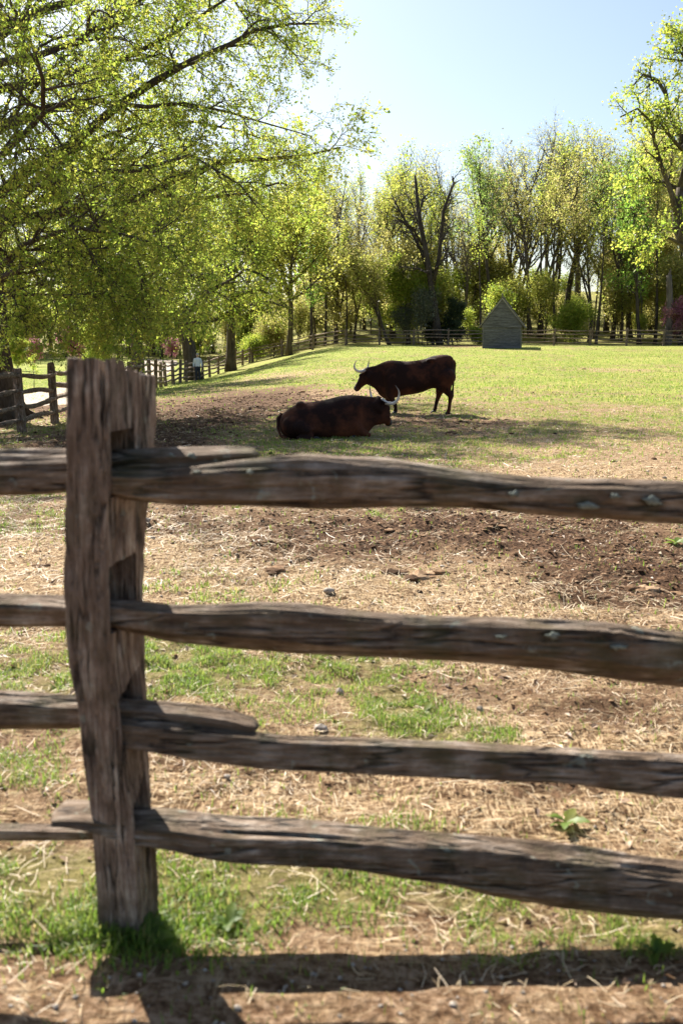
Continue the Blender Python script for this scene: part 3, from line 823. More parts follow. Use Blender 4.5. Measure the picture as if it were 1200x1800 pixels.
def horn_mesh(pts, r0, inv=None):
    P = np.array(pts, float); n = 26
    t = np.linspace(0, len(P) - 1, n); i = np.clip(t.astype(int), 0, len(P) - 2); u = (t - i)[:, None]
    m = np.gradient(P, axis=0)
    Q = (2 * u**3 - 3 * u**2 + 1) * P[i] + (u**3 - 2 * u**2 + u) * m[i] + (-2 * u**3 + 3 * u**2) * P[i + 1] + (u**3 - u**2) * m[i + 1]
    s = np.linspace(0, 1, n); r = r0 * (1 - s ** 1.4 * .93)
    G = Geo(); G.tube(Q, r, 14)
    al = np.r_[np.repeat(s, 14), 0, 1]
    return G.mesh('horn', attrs={'along': al})

def ear_mesh(base, tip, w, up):
    b = np.array(base, float); t_ = np.array(tip, float); u = np.array(up, float)
    d = t_ - b; sd = np.cross(d, u); sd /= np.linalg.norm(sd)
    G = Geo(); rg = []
    for s in np.linspace(0, 1, 9):
        ww = w * (math.sin(min(1, s * 1.15 + .12) * math.pi) ** .7 if s < .98 else .1); c = b + d * s - u * .02 * math.sin(s * 3)
        a = np.arange(10) * 2 * math.pi / 10
        rg.append([c + sd * ww * math.cos(q) + u * (.010 * math.sin(q) - .02 * math.cos(q) ** 2 * (ww / w)) for q in a])
    G.rings(np.array(rg)); return G.mesh('ear')

def rotz(v, a, c=(0, 0)):
    x, y = v[0] - c[0], v[1] - c[1]; ca, sa = math.cos(a), math.sin(a)
    return (c[0] + ca * x - sa * y, c[1] + sa * x + ca * y) + tuple(v[2:])

def head_parts(G, yaw, pivot, hd, root, horn_pts, sclx=1):
    """head built facing +x in its own frame (origin at the poll), then turned by yaw and set at pivot.
    hd: pitch of the head below the horizontal"""
    M4 = Matrix.Translation(Vector(pivot)) @ Matrix.Rotation(yaw, 4, 'Z') @ Matrix.Rotation(hd, 4, 'Y')
    g = Geo()
    # along local +x: forehead to muzzle, z up
    loft_x(g, [(-.10, .05, -.18, .07), (-.02, .075, -.23, .105), (.06, .075, -.25, .118), (.15, .055, -.235, .115), (.25, .025, -.20, .090), (.34, -.005, -.18, .072), (.42, -.015, -.175, .074), (.475, -.03, -.17, .070), (.51, -.06, -.15, .045)], k=24, sq=2.4)
    for s in (-1, 1):
        g.ball((.13, s * .098, .02), (.045, .03, .03)); g.ball((.07, s * .10, -.13), (.09, .035, .08))
    V = np.vstack(g.V); A = np.array(M4)
    V = V @ A[:3, :3].T + A[:3, 3]
    G.add(V, np.vstack(g.Q), np.vstack(g.T))
    ch, sh = math.cos(hd), math.sin(hd)
    horn_pts = [(f * ch - u * sh, l, f * sh + u * ch) for f, l, u in horn_pts]
    def put(name, me, mat):
        me.transform(M4); return link(name, me, mat, root)
    for s in (-1, 1):
        hp = [(p[0], p[1] * s, p[2]) for p in horn_pts]
        put('horn', horn_mesh(hp, .040), M['horn'])
        e = Geo(); e.ball((.135, s * .117, .012), .020); put('eye', e.mesh('eye'), M['eye'])
        put('ear', ear_mesh((-.01, s * .10, -.02), (-.05, s * .29, -.07), .055, (.35, 0, .93)), M['fur'])
    g2 = Geo(); loft_x(g2, [(.43, -.022, -.16, .073), (.475, -.028, -.165, .075), (.505, -.05, -.155, .058), (.520, -.08, -.13, .03)], k=20)
    put('nose', g2.mesh('nose'), M['muzzle'])

def standing_cow():
    x0, y0 = at(702, 728, 23.3).x, 23.3
    k = 404.0
    def X(p): return (600 - p) / k
    def Z(p): return (645 - p) / k
    pos = at(709.5, 728, 23.3)
    z = min(h1(pos.x + dx, 23.3) for dx in (-.8, .8))
    root = empty('cow', (pos.x, 23.3, hb1(pos.x, 23.3) - .01), math.pi - R(3))
    tag(root, 'dark red-brown horned cow standing side-on behind the lying one', 'cow')
    G = Geo()
    rows = [(1066, 190, 235, .03), (1056, 135, 300, .13), (1030, 107, 370, .20), (985, 97, 405, .25), (930, 98, 415, .28), (860, 110, 410, .285), (780, 138, 442, .31), (700, 152, 462, .345), (620, 158, 474, .35), (540, 152, 492, .33), (475, 148, 505, .28), (425, 158, 502, .235), (375, 178, 462, .165), (325, 198, 412, .125), (275, 208, 385, .11), (240, 222, 370, .10)]
    loft_x(G, [(X(a), Z(b), Z(c), w * .88) for a, b, c, w in rows])
    # hip bones, shoulder, dewlap
    for s in (-1, 1):
        G.ball((X(850), s * .17, Z(150)), (.12, .06, .05)); G.ball((X(480), s * .20, Z(330)), (.17, .09, .27)); G.ball((X(960), s * .17, Z(330)), (.20, .10, .30))
    loft_x(G, [(X(470), Z(400), Z(505), .05), (X(420), Z(380), Z(508), .06), (X(370), Z(360), Z(475), .04), (X(330), Z(340), Z(420), .03)])
    # hind legs: thigh, stifle, hock, shank, fetlock
    for (s, Lg) in ((1, [(1000, 300, .20), (985, 380, .15), (1000, 430, .10), (1032, 478, .060), (1026, 540, .044), (1020, 600, .046), (1012, 630, .055)]),
                    (-1, [(990, 300, .20), (960, 380, .15), (935, 435, .10), (925, 485, .062), (905, 550, .044), (896, 605, .046), (884, 630, .055)])):
        limb(G, [(X(px_), s * .16, Z(pz_), r_) for px_, pz_, r_ in Lg])
    for (s, dx) in ((1, -.13), (-1, .10)):
        limb(G, [(X(470), s * .15, Z(400), .13), (X(465), s * .15, Z(470), .090), (X(468) + dx * .6, s * .14, Z(530), .058), (X(470) + dx * .8, s * .14, Z(545), .056), (X(472) + dx, s * .14, Z(595), .042), (X(470) + dx, s * .14, Z(612), .048), (X(465) + dx, s * .14, Z(630), .055)])
    horn = [(0, .06, .03), (.03, .16, .0), (.10, .26, .02), (.13, .315, .10), (.11, .32, .19), (.07, .28, .27)]
    head_parts(G, R(-28), (X(242), 0, Z(252)), R(46), root, horn)
    link('body', fuse(G, .018, 6), M['fur'], root)
    # hooves
    for (hx, s) in ((X(1012) + .01, 1), (X(884) + .01, -1), (X(465) - .125, 1), (X(465) + .105, -1)):
        g = Geo(); 
        for q in (-.026, .026):
            loft_x(g, [(hx - .055, .045, -.015, .022, s * .15 + q), (hx, .075, -.015, .028, s * .15 + q), (hx + .05, .045, -.015, .024, s * .15 + q), (hx + .075, .01, -.015, .010, s * .15 + q)], k=12)
        link('hoof', g.mesh('hoof'), M['hoof'], root)
    # tail
    g = Geo(); g.tube([(X(1058), 0, Z(150)), (X(1070), 0, Z(180)), (X(1068), .01, Z(260)), (X(1058), .02, Z(380)), (X(1052), .02, Z(450)), (X(1050), .03, Z(480)), (X(1048), .03, Z(515))], [.035, .03, .022, .018, .03, .04, .01], 10)
    link('tail', g.mesh('tail'), M['fur'], root)

def lying_cow():
    k = 478.0
    def X(p): return (p - 550) / k
    def Z(p): return (562 - p) / k
    yw = 18.6
    pos = at(590, 773, yw)
    root = empty('cow', (pos.x, yw, hb1(pos.x, yw) - .035), R(3))
    tag(root, 'dark brown cow with long pale horns lying on the grass', 'cow')
    G = Geo()
    rows = [(42, 395, 430, .05), (60, 365, 500, .20), (100, 325, 545, .30), (150, 285, 560, .36), (210, 256, 575, .39), (280, 243, 580, .41), (360, 236, 582, .41), (440, 224, 582, .40), (520, 203, 582, .40), (600, 184, 580, .38), (680, 177, 575, .34), (750, 181, 566, .28), (810, 186, 545, .22), (850, 190, 500, .17), (890, 195, 455, .15), (925, 198, 445, .135), (965, 205, 437, .12), (1000, 225, 432, .10), (1035, 280, 425, .06)]
    loft_x(G, [(X(a), Z(b), Z(c), w * .92) for a, b, c, w in rows], sq=2.5)
    G.ball((X(240), -.17, Z(262)), (.10, .06, .055)); G.ball((X(240), .17, Z(262)), (.10, .06, .055))
    G.ball((X(700), -.17, Z(330)), (.17, .11, .24)); G.ball((X(700), .17, Z(330)), (.17, .11, .24))
    # folded hind leg on the near side: thigh, stifle, shank lying along the ground
    for s in (-1, 1):
        G.ball((X(190), s * .27, Z(440)), (.26, .13, .20))
        limb(G, [(X(230), s * .34, Z(450), .14), (X(330), s * .40, Z(500), .10), (X(300), s * .43, Z(535), .06), (X(200), s * .44, Z(545), .05), (X(250), s * .48, Z(550), .042), (X(360), s * .50, Z(552), .04)])
        # folded front leg: elbow, knee in front, shank tucked back
        limb(G, [(X(720), s * .20, Z(430), .11), (X(770), s * .22, Z(500), .08), (X(835), s * .20, Z(530), .058), (X(840), s * .20, Z(545), .052), (X(790), s * .22, Z(552), .042), (X(720), s * .22, Z(553), .042)])
    loft_x(G, [(X(760), Z(430), Z(555), .07), (X(820), Z(400), Z(530), .07), (X(870), Z(370), Z(455), .05), (X(910), Z(350), Z(430), .04)])
    horn = [(0, .06, .03), (.02, .17, -.03), (.09, .29, -.03), (.13, .37, .07), (.12, .39, .19), (.07, .35, .30)]
    head_parts(G, R(38), (X(940), 0, Z(232)), R(48), root, horn)
    link('body', fuse(G, .018, 6), M['fur'], root)
    for s in (-1, 1):
        for (hx, hy, d) in ((X(375), s * .50, 1), (X(700), s * .22, -1)):
            g = Geo()
            for q in (-.024, .024):
                loft_x(g, [(hx - d * .05, .075, .005, .022, hy + q), (hx, .08, .0, .027, hy + q), (hx + d * .05, .055, .0, .022, hy + q), (hx + d * .075, .03, .01, .009, hy + q)][::d], k=12)
            link('hoof', g.mesh('hoof'), M['hoof'], root)
    g = Geo(); g.tube([(X(70), -.02, Z(350)), (X(38), -.06, Z(380)), (X(36), -.14, Z(460)), (X(60), -.24, Z(530)), (X(110), -.34, Z(548)), (X(170), -.50, Z(552))], [.04, .034, .026, .022, .034, .01], 10)
    link('tail', g.mesh('tail'), M['fur'], root)
standing_cow(); lying_cow()
print('cows', time.time() - T0)

# ------------------------------------------------------------------ person
def person():
    yw = 66.0; p = at(348, 670, yw)
    root = empty('person', (p.x, yw, hb1(p.x, yw)), R(188))
    tag(root, 'person in a white shirt, dark trousers and pale cap standing beside the left fence', 'person')
    # faces +y in its own frame rotated away: local -y is the back
    B = Geo()
    loft_z = []
    def lz(G, rows, k=20, sq=2.3, cx=0):
        a = np.arange(k) * 2 * math.pi / k; cs, sn = np.cos(a), np.sin(a); r = (np.abs(cs) ** sq + np.abs(sn) ** sq) ** (-1 / sq)
        G.rings([np.stack([x + cs * r * w, y + sn * r * d, np.full(k, z)], -1) for z, x, y, w, d in rows])
    torso = [(.86, 0, 0, .155, .105), (.95, 0, 0, .165, .115), (1.08, 0, 0, .150, .105), (1.22, 0, 0, .168, .112), (1.36, 0, 0, .185, .115), (1.44, 0, 0, .165, .095), (1.48, 0, 0, .085, .07), (1.53, 0, .005, .055, .06), (1.58, 0, .01, .055, .06)]
    lz(B, torso)
    lz(B, [(1.545, 0, .03, .04, .05), (1.57, 0, .025, .06, .078), (1.62, 0, .02, .072, .092), (1.68, 0, .012, .077, .098), (1.735, 0, .005, .070, .088), (1.77, 0, 0, .045, .055), (1.785, 0, 0, .015, .02)])
    B.ball((0, .118, 1.645), (.014, .02, .022)); B.ball((0, .105, 1.600), (.026, .012, .010))
    for s in (-1, 1):
        B.ball((s * .078, .0, 1.645), (.012, .02, .03)); B.ball((s * .03, .10, 1.672), (.016, .012, .01))
        limb(B, [(s * .085, 0, .90, .095), (s * .10, .0, .70, .078), (s * .105, .01, .48, .056), (s * .108, -.01, .32, .054), (s * .11, -.01, .10, .036), (s * .11, -.01, .07, .036)])
        limb(B, [(s * .185, 0, 1.40, .058), (s * .235, -.01, 1.22, .046), (s * .255, .0, 1.12, .040), (s * .262, .06, .93, .028), (s * .262, .075, .88, .024)])
        # palm and fingers
        B.ball((s * .262, .088, .835), (.018, .040, .050))
        for j, (dy, ln) in enumerate(((-.026, .062), (-.009, .074), (.009, .080), (.026, .072))):
            limb(B, [(s * .262, .088 + dy, .80, .0098), (s * .258, .092 + dy, .80 - ln * .5, .0090), (s * .248, .096 + dy, .80 - ln, .0078)], 8)
        limb(B, [(s * .255, .120, .855, .011), (s * .248, .140, .825, .010), (s * .243, .142, .80, .0085)], 8)
    link('body', fuse(B, .009, 3), M['skin'], root)
    S = Geo()
    lz(S, [(.93, 0, 0, .180, .130), (1.00, 0, 0, .182, .132), (1.10, 0, -.005, .172, .125), (1.24, 0, 0, .185, .128), (1.37, 0, 0, .202, .130), (1.455, 0, 0, .182, .108), (1.495, 0, 0, .095, .085), (1.515, 0, .003, .066, .07)])
    for s in (-1, 1):
        limb(S, [(s * .18, 0, 1.40, .074), (s * .24, -.01, 1.22, .062), (s * .260, .0, 1.11, .054), (s * .266, .055, .94, .040)])
    link('shirt', fuse(S, .012, 3), M['shirt'], root)
    Tm = Geo()
    lz(Tm, [(.80, 0, 0, .17, .125), (.90, 0, 0, .178, .128), (.965, 0, 0, .172, .122)])
    for s in (-1, 1):
        limb(Tm, [(s * .085, 0, .88, .108), (s * .10, .0, .70, .092), (s * .105, .01, .48, .072), (s * .108, .0, .30, .066), (s * .11, -.005, .10, .060)])
        g = Geo(); loft_x(g, [(-.13, .05, 0, .03), (-.10, .09, -.01, .042), (0, .095, -.01, .046), (.09, .06, -.01, .05), (.15, .035, -.01, .038)], k=14)
        me = g.mesh('shoe'); me.transform(Matrix.Translation((s * .11, .02, .005)) @ Matrix.Rotation(R(90 - s * 8), 4, 'Z')); link('shoe', me, M['shoe'], root)
    link('trousers', fuse(Tm, .012, 3), M['trousers'], root)
    g = Geo(); lz(g, [(1.60, 0, -.045, .062, .050), (1.65, 0, -.03, .080, .078), (1.70, 0, -.012, .083, .095)]); link('hair', g.mesh('hair'), M['hair'], root)
    g = Geo(); lz(g, [(1.695, 0, 0, .088, .108), (1.74, 0, 0, .087, .105), (1.785, 0, 0, .065, .075), (1.805, 0, 0, .02, .03)])
    lz(g, [(1.690, 0, .10, .075, .09), (1.702, 0, .10, .075, .09)]); link('cap', g.mesh('cap'), M['hat'], root)
person()

# ------------------------------------------------------------------ trees
UP = np.array([0, 0, 1.])
def unit(v): return v / (np.linalg.norm(v) + 1e-9)
class Tree:
    def __init__(s, seed): s.r = np.random.default_rng(seed); s.G = Geo(); s.L = []; s.sid = [8, 6, 5, 4, 3]
    def branch(s, P, Rd, lvl): s.G.tube(P, Rd, s.sid[min(lvl, 4)], cap=lvl < 1)
    def path(s, p, d, L, n, wig, trop):
        pts = [p]; q = p.copy(); st = L / n
        for i in range(n):
            d = unit(d + s.r.standard_normal(3) * wig + np.array([0, 0, trop])); q = q + d * st; pts.append(q)
        return np.array(pts)
    def grow(s, P, Rd, lvl, prm):
        """children along polyline P (radius Rd)"""
        c = prm[lvl]; s.branch(P, Rd, lvl)
        if lvl == len(prm) - 1:
            s.leaves(P, c); return
        nch = int(c['n'] * (.8 + .4 * s.r.random()))
        seg = np.r_[0, np.cumsum(np.linalg.norm(np.diff(P, axis=0), axis=1))]; L = seg[-1]
        nx = prm[lvl + 1]
        ph = s.r.random() * 6.28
        for j in range(nch):
            t = c['start'] + (1 - c['start']) * (j + s.r.random() * .8) / nch; t = min(t, .99)
            p = np.array([np.interp(t * L, seg, P[:, a]) for a in range(3)]); rr = np.interp(t * L, seg, Rd)
            i = min(int(np.searchsorted(seg, t * L)), len(P) - 1); d0 = unit(P[i] - P[i - 1])
            ref = UP if abs(d0[2]) < .9 else np.array([1., 0, 0])
            a = unit(np.cross(d0, ref)); b = np.cross(d0, a); ph += 2.4 + s.r.normal(0, .5)
            side = a * math.cos(ph) + b * math.sin(ph)
            an = c['ang'] * (.75 + .5 * s.r.random())
            d = unit(d0 * math.cos(an) + side * math.sin(an) * np.array([1, 1, c.get('flat', 1)]))
            Lc = c['len'] * (.65 + .7 * s.r.random()) * (1 - c.get('tap', .5) * (t - c['start']) / (1 - c['start'] + 1e-6))
            n = nx.get('seg', 5)
            Pc = s.path(p, d, Lc, n, nx.get('wig', .15), nx.get('trop', .0))
            r0 = max(min(rr * .72, c['rad'] * (.7 + .6 * s.r.random())), .004); Rc = r0 * np.linspace(1, .25, n + 1)
            s.grow(Pc, Rc, lvl + 1, prm)
        if c.get('tip', True) and lvl + 1 < len(prm):
            s.leaves(P[-3:], prm[-1])
    def leaves(s, P, c):
        n = int(c['leaf'] * (.6 + .8 * s.r.random()))
        if n <= 0: return
        u = s.r.random(n) * (len(P) - 1); i = np.minimum(u.astype(int), len(P) - 2); f = (u - i)[:, None]
        p = P[i] * (1 - f) + P[i + 1] * f + s.r.standard_normal((n, 3)) * c.get('spread', .1)
        dd = unit(P[-1] - P[0])
        s.L.append((p, np.tile(dd, (n, 1)), np.full(n, s.r.random())))
    def leaf_mesh(s, size, aspect=.3, droop=.3, jit=.9, clump=.35, tshift=0.):
        if not s.L: return None
        p = np.vstack([a[0] for a in s.L]); d = np.vstack([a[1] for a in s.L]); cl = np.concatenate([a[2] for a in s.L])
        n = len(p); r = s.r
        d = d + r.standard_normal((n, 3)) * jit; d[:, 2] -= droop; d /= np.linalg.norm(d, axis=1, keepdims=True)
        w = np.cross(d, r.standard_normal((n, 3))); w /= np.linalg.norm(w, axis=1, keepdims=True) + 1e-9
        L = size * np.exp(r.normal(0, .33, n))[:, None]
        V = np.stack([p, p + d * L * .45 + w * L * aspect, p + d * L, p + d * L * .45 - w * L * aspect], 1).reshape(-1, 3)
        Q = np.arange(n * 4).reshape(-1, 4)
        tint = np.clip(cl * clump * 1.6 + r.random(n) * (1 - clump) + tshift, 0, 1)
        return mesh_np('leaves', V, Q, attrs={'tint': np.repeat(tint, 4)}, smooth=False)

# --- the great willow oak at the left, its limbs reaching over the pasture
def oak_left():
    T = Tree(101)
    bx, by = -8.85, 26.0; bz = hb1(bx, by) - .1
    trunk = np.array([(bx, by, bz), (bx - .05, by, bz + .5), (bx - .15, by, bz + 2), (bx - .25, by + .1, bz + 5), (bx - .2, by + .1, bz + 8), (bx - .3, by, bz + 11), (bx - .1, by, bz + 14), (bx, by + .2, bz + 18)])
    T.branch(trunk, np.array([.75, .56, .45, .42, .38, .32, .24, .10]), 0)
    for k in range(7):   # root flare
        a = k * .9 + .3
        T.branch(np.array([(bx + .30 * math.cos(a), by + .30 * math.sin(a), bz + .7), (bx + .62 * math.cos(a), by + .62 * math.sin(a), bz + .25), (bx + 1.2 * math.cos(a), by + 1.2 * math.sin(a), bz + .02)]), np.array([.22, .17, .05]), 1)
    def tr(pl, f0, f1):
        pl = np.array(pl, float); n = len(pl)
        return np.array([tuple(at(q[0], q[1], f0 + (f1 - f0) * i / (n - 1))) for i, q in enumerate(pl)])
    limbs = [
        ([(-30, 480), (0, 390), (80, 378), (170, 362), (250, 345), (330, 308), (400, 283), (480, 278), (540, 274), (594, 260)], 26, 28, .17),
        ([(-40, 330), (0, 340), (60, 292), (130, 250), (200, 190), (270, 140), (340, 110), (400, 75), (450, 50), (510, 36), (562, 40)], 26, 28.5, .17),
        ([(-30, 360), (0, 275), (40, 235), (75, 200), (72, 140), (60, 90), (20, 0), (-10, -60)], 24, 19.5, .09),
        ([(-30, 130), (0, 110), (70, 95), (140, 68), (200, 30), (245, 2), (300, -50)], 25.5, 24, .12),
        ([(-30, 540), (0, 488), (50, 465), (85, 462), (140, 468), (200, 500), (260, 560)], 25, 23, .10),
        ([(-30, 515), (0, 521), (60, 518), (120, 517), (190, 512), (240, 528)], 24, 21, .045),
        ([(-40, 450), (0, 410), (50, 330), (110, 275), (180, 240), (260, 218), (340, 215), (420, 230), (500, 262)], 27, 31, .12),
        ([(-40, 250), (20, 215), (90, 185), (180, 180), (260, 185), (320, 178), (400, 190), (470, 215), (540, 235)], 26, 27, .09),
        ([(-40, 60), (60, 20), (160, -10), (300, -20), (420, -10), (490, 10), (530, 50)], 26, 30, .12),
        ([(-30, 500), (40, 430), (130, 400), (220, 410), (300, 440), (350, 500)], 23.5, 20.5, .07),
        ([(-30, 160), (30, 150), (100, 130), (200, 110), (300, 60), (380, 10), (440, -30)], 27, 28.5, .13),
        ([(-30, 420), (40, 370), (130, 330), (230, 330), (330, 350), (420, 340), (500, 320), (550, 345)], 27.5, 33, .12),
        ([(-30, 400), (60, 330), (150, 300), (240, 300), (330, 270), (420, 320), (470, 380)], 26, 24.5, .09),
    ]
    prm = [dict(n=13, start=.06, ang=.95, len=2.6, rad=.045, tap=.68, flat=.75),
           dict(n=8, start=.12, ang=.85, len=1.25, rad=.018, tap=.4, seg=7, wig=.17, trop=-.015),
           dict(n=7, start=.1, ang=.8, len=.60, rad=.008, tap=.3, seg=5, wig=.2, trop=-.05),
           dict(leaf=14, spread=.05, seg=4, wig=.25, trop=-.05)]
    for pl, f0, f1, r in limbs:
        P = tr(pl, f0, f1)
        P += T.r.normal(0, .05, P.shape) * np.linspace(0, 1, len(P))[:, None]
        T.grow(P, r * np.linspace(1, .12, len(P)), 0, prm)
    # limbs to the far and left side so the crown is whole, sparser
    prm2 = [dict(n=12, start=.15, ang=.9, len=2.8, rad=.05), dict(n=6, start=.15, ang=.8, len=1.3, rad=.02, seg=5, wig=.15), dict(leaf=20, spread=.30, seg=4, wig=.2)]
    for k in range(15):
        a = R(75 + k * 9); z0 = bz + 5 + (k % 6) * 2.2
        P = T.path(np.array([bx - .2, by, z0]), np.array([math.cos(a), math.sin(a), .35]), 8 - (k % 6) * .6, 8, .12, -.01)
        T.grow(P, .16 * np.linspace(1, .15, 9), 0, prm2)
    root = empty('oak_tree', (bx, by, bz)); tag(root, 'huge spring-green oak at the left edge with long limbs reaching over the pasture', 'tree')
    off = Matrix.Translation((-bx, -by, -bz))
    m1 = T.G.mesh('trunk'); m1.transform(off); link('trunk', m1, M['bark'], root)
    m2 = T.leaf_mesh(.070, .25, .35, .9, .5); m2.transform(off); link('crown', m2, M['lf_oak'], root)
    print('oak leaves', len(m2.polygons), time.time() - T0)
oak_left()

def make_tree(seed, h, r0, start, nl, spread, prm_extra=None, lean=0, up=.35, leaf=10, lsp=.45, size=.3, forks=0, aspect=.42, droop=.1, wig=.07, ang=.9, twigs=6, sub=7, clump=.5, trunk_end=.15, ttrop=.02):
    """returns (trunk mesh, leaf mesh) with the base at the origin"""
    T = Tree(seed)
    d = np.array([lean, 0, 1.])
    P = T.path(np.zeros(3), d, h * .97, 12, wig, ttrop)
    Rd = r0 * np.linspace(1, trunk_end, 13) ** .9; Rd[0] *= 1.35
    prm = [dict(n=nl, start=start, ang=ang, len=spread, rad=r0 * .42, tap=.45),
           dict(n=sub, start=.2, ang=.75, len=spread * .42, rad=r0 * .14, tap=.4, seg=7, wig=.15, trop=up * .25),
           dict(n=twigs, start=.15, ang=.7, len=spread * .2, rad=.016, tap=.3, seg=4, wig=.16, trop=up * .12),
           dict(leaf=leaf, spread=lsp, seg=3, wig=.2, trop=.03)]
    T.sid = [8, 5, 3, 3, 3]
    T.grow(P, Rd, 0, prm)
    for k in range(forks):
        a = T.r.random() * 6.28; i = int(3 + T.r.integers(3))
        Pf = T.path(P[i], np.array([math.cos(a) * .45, math.sin(a) * .45, 1]), (h - P[i][2]) * .85, 9, wig, .05)
        T.grow(Pf, Rd[i] * .75 * np.linspace(1, .15, 10), 0, [dict(prm[0], n=int(nl * .6), start=.3)] + prm[1:])
    return T.G.mesh('trunk'), T.leaf_mesh(size, aspect, droop, 1.2, clump)

PROTO = {}
def proto(key, lm, bk='bark', **kw):
    a, b = make_tree(**kw); a.materials.append(M[bk])
    if b is not None: b.materials.append(M[lm])
    PROTO[key] = (a, b)
def plant(key, px, fwd, top_py=None, label='', rz=0, name='tree', cat='tree', group=None, h=None, x=None, leafmat=None, sxy=1.0):
    """place a prototype so that its base stands on the ground at px/fwd and its top reaches top_py"""
    xx = x if x is not None else (px - CX) / F * (fwd * cp + 0)
    z = hb1(xx, fwd) - .05
    a, b = PROTO[key]
    zs = np.empty(len(a.vertices) * 3, np.float32); a.vertices.foreach_get('co', zs); top = zs[2::3].max()
    if h is None: h = at(px, top_py, fwd).z - z
    s = h / top
    root = empty(name, (xx, fwd, z), rz); root.scale = (s * sxy, s * sxy, s); tag(root, label, cat, group)
    o = bpy.data.objects.new('trunk', a); COL.objects.link(o); o.parent = root
    if b is not None:
        o = bpy.data.objects.new('crown', b); COL.objects.link(o); o.parent = root
        if leafmat: o.material_slots[0].link = 'OBJECT'; o.material_slots[0].material = M[leafmat]
    return root

proto('big', 'lf_oak', seed=5, h=16, r0=.50, start=.30, nl=24, spread=7.0, leaf=13, lsp=.26, size=.16, up=-.1, ang=1.2, droop=.2, aspect=.3, twigs=7, sub=11, wig=.04)
proto('big2', 'lf_oak', seed=6, h=15, r0=.55, start=.26, nl=26, spread=6.0, leaf=12, lsp=.26, size=.16, up=-.12, ang=1.2, droop=.4, aspect=.3, twigs=7, sub=10, wig=.04)
proto('gold', 'lf_gold', seed=8, h=10, r0=.22, start=.30, nl=16, spread=3.4, leaf=13.0, lsp=.32, size=0.148, forks=1, up=.2)
proto('airy', 'lf_blue', seed=9, h=20, r0=.26, start=.45, nl=14, spread=4.6, leaf=6.5, lsp=.3, size=0.164, forks=1, up=.5, ang=.7)
proto('bare', 'lf_bud', 'bark_pale', seed=10, h=20, r0=.26, start=.35, nl=16, spread=4.6, leaf=1.9, lsp=.3, size=0.140, forks=2, up=.55, ang=.65, sub=8, twigs=7)
proto('yellow', 'lf_gold', seed=11, h=18, r0=.34, start=.42, nl=15, spread=5.6, leaf=6.5, lsp=.3, size=0.156, forks=1, up=.35, ang=.85)
proto('green', 'lf_green', seed=12, h=17, r0=.22, start=.25, nl=18, spread=3.4, leaf=8.0, lsp=.35, size=0.164, up=.4, ang=.8)
proto('olive', 'lf_olive', seed=13, h=18, r0=.25, start=.35, nl=17, spread=4.2, leaf=5.8, lsp=.35, size=0.156, forks=1, up=.4, ang=.8)
proto('bud', 'lf_bud', seed=14, h=18, r0=.25, start=.4, nl=16, spread=4.0, leaf=3.2, lsp=.3, size=0.140, forks=1, up=.5, ang=.7)
proto('pole', 'lf_olive', seed=15, h=19, r0=.20, start=.6, nl=10, spread=3.0, leaf=6.5, lsp=.3, size=0.156, up=.4, wig=.03)
proto('lean', 'lf_olive', 'bark', seed=16, h=9, r0=.17, start=.3, nl=14, spread=2.6, leaf=5.8, lsp=.3, size=0.140, up=.5, lean=-.42, forks=2, ang=.6, ttrop=.005)
proto('small', 'lf_olive', seed=17, h=7, r0=.12, start=.12, nl=16, spread=2.6, leaf=20.3, lsp=.3, size=0.140, forks=2, up=.3)
proto('thicket', 'lf_olive', seed=28, h=5, r0=.05, start=.2, nl=9, spread=1.5, leaf=10.2, lsp=.3, size=0.117, forks=7, up=.6, sub=5, twigs=4, ang=.6)
proto('shrub', 'lf_olive', seed=18, h=3.4, r0=.07, start=.03, nl=16, spread=1.9, leaf=20.3, lsp=.26, size=0.117, forks=3, up=.3, sub=6, twigs=5)
proto('ever', 'lf_dark', seed=19, h=7, r0=.12, start=.03, nl=26, spread=2.0, leaf=34.8, lsp=.25, size=0.133, up=.1, ang=1.1, sub=6, twigs=5)
proto('redbud', 'lf_pink', seed=20, h=5, r0=.12, start=.15, nl=14, spread=2.4, leaf=9, lsp=.14, size=.14, forks=3, up=.3)
proto('sapling', 'lf_oak', seed=21, h=2.6, r0=.035, start=.35, nl=8, spread=.8, leaf=5, lsp=.08, size=.09, sub=3, twigs=3)
print('protos', time.time() - T0)

plant('big', 242, 50, 150, 'broad leafy oak with a dark thick trunk directly behind the near post', .4, 'oak_tree')
plant('big2', 338, 72, 190, 'leafy oak whose trunk rises behind the person in the white shirt', 2.1, 'oak_tree')
plant('big2', 405, 80, 255, 'leafy spreading tree over the far end of the left fence', 3.9, 'oak_tree', sxy=.75)
plant('gold', 508, 87, 330, 'golden-leaved tree with a dark forked trunk at the corner of the pasture', 1.0)
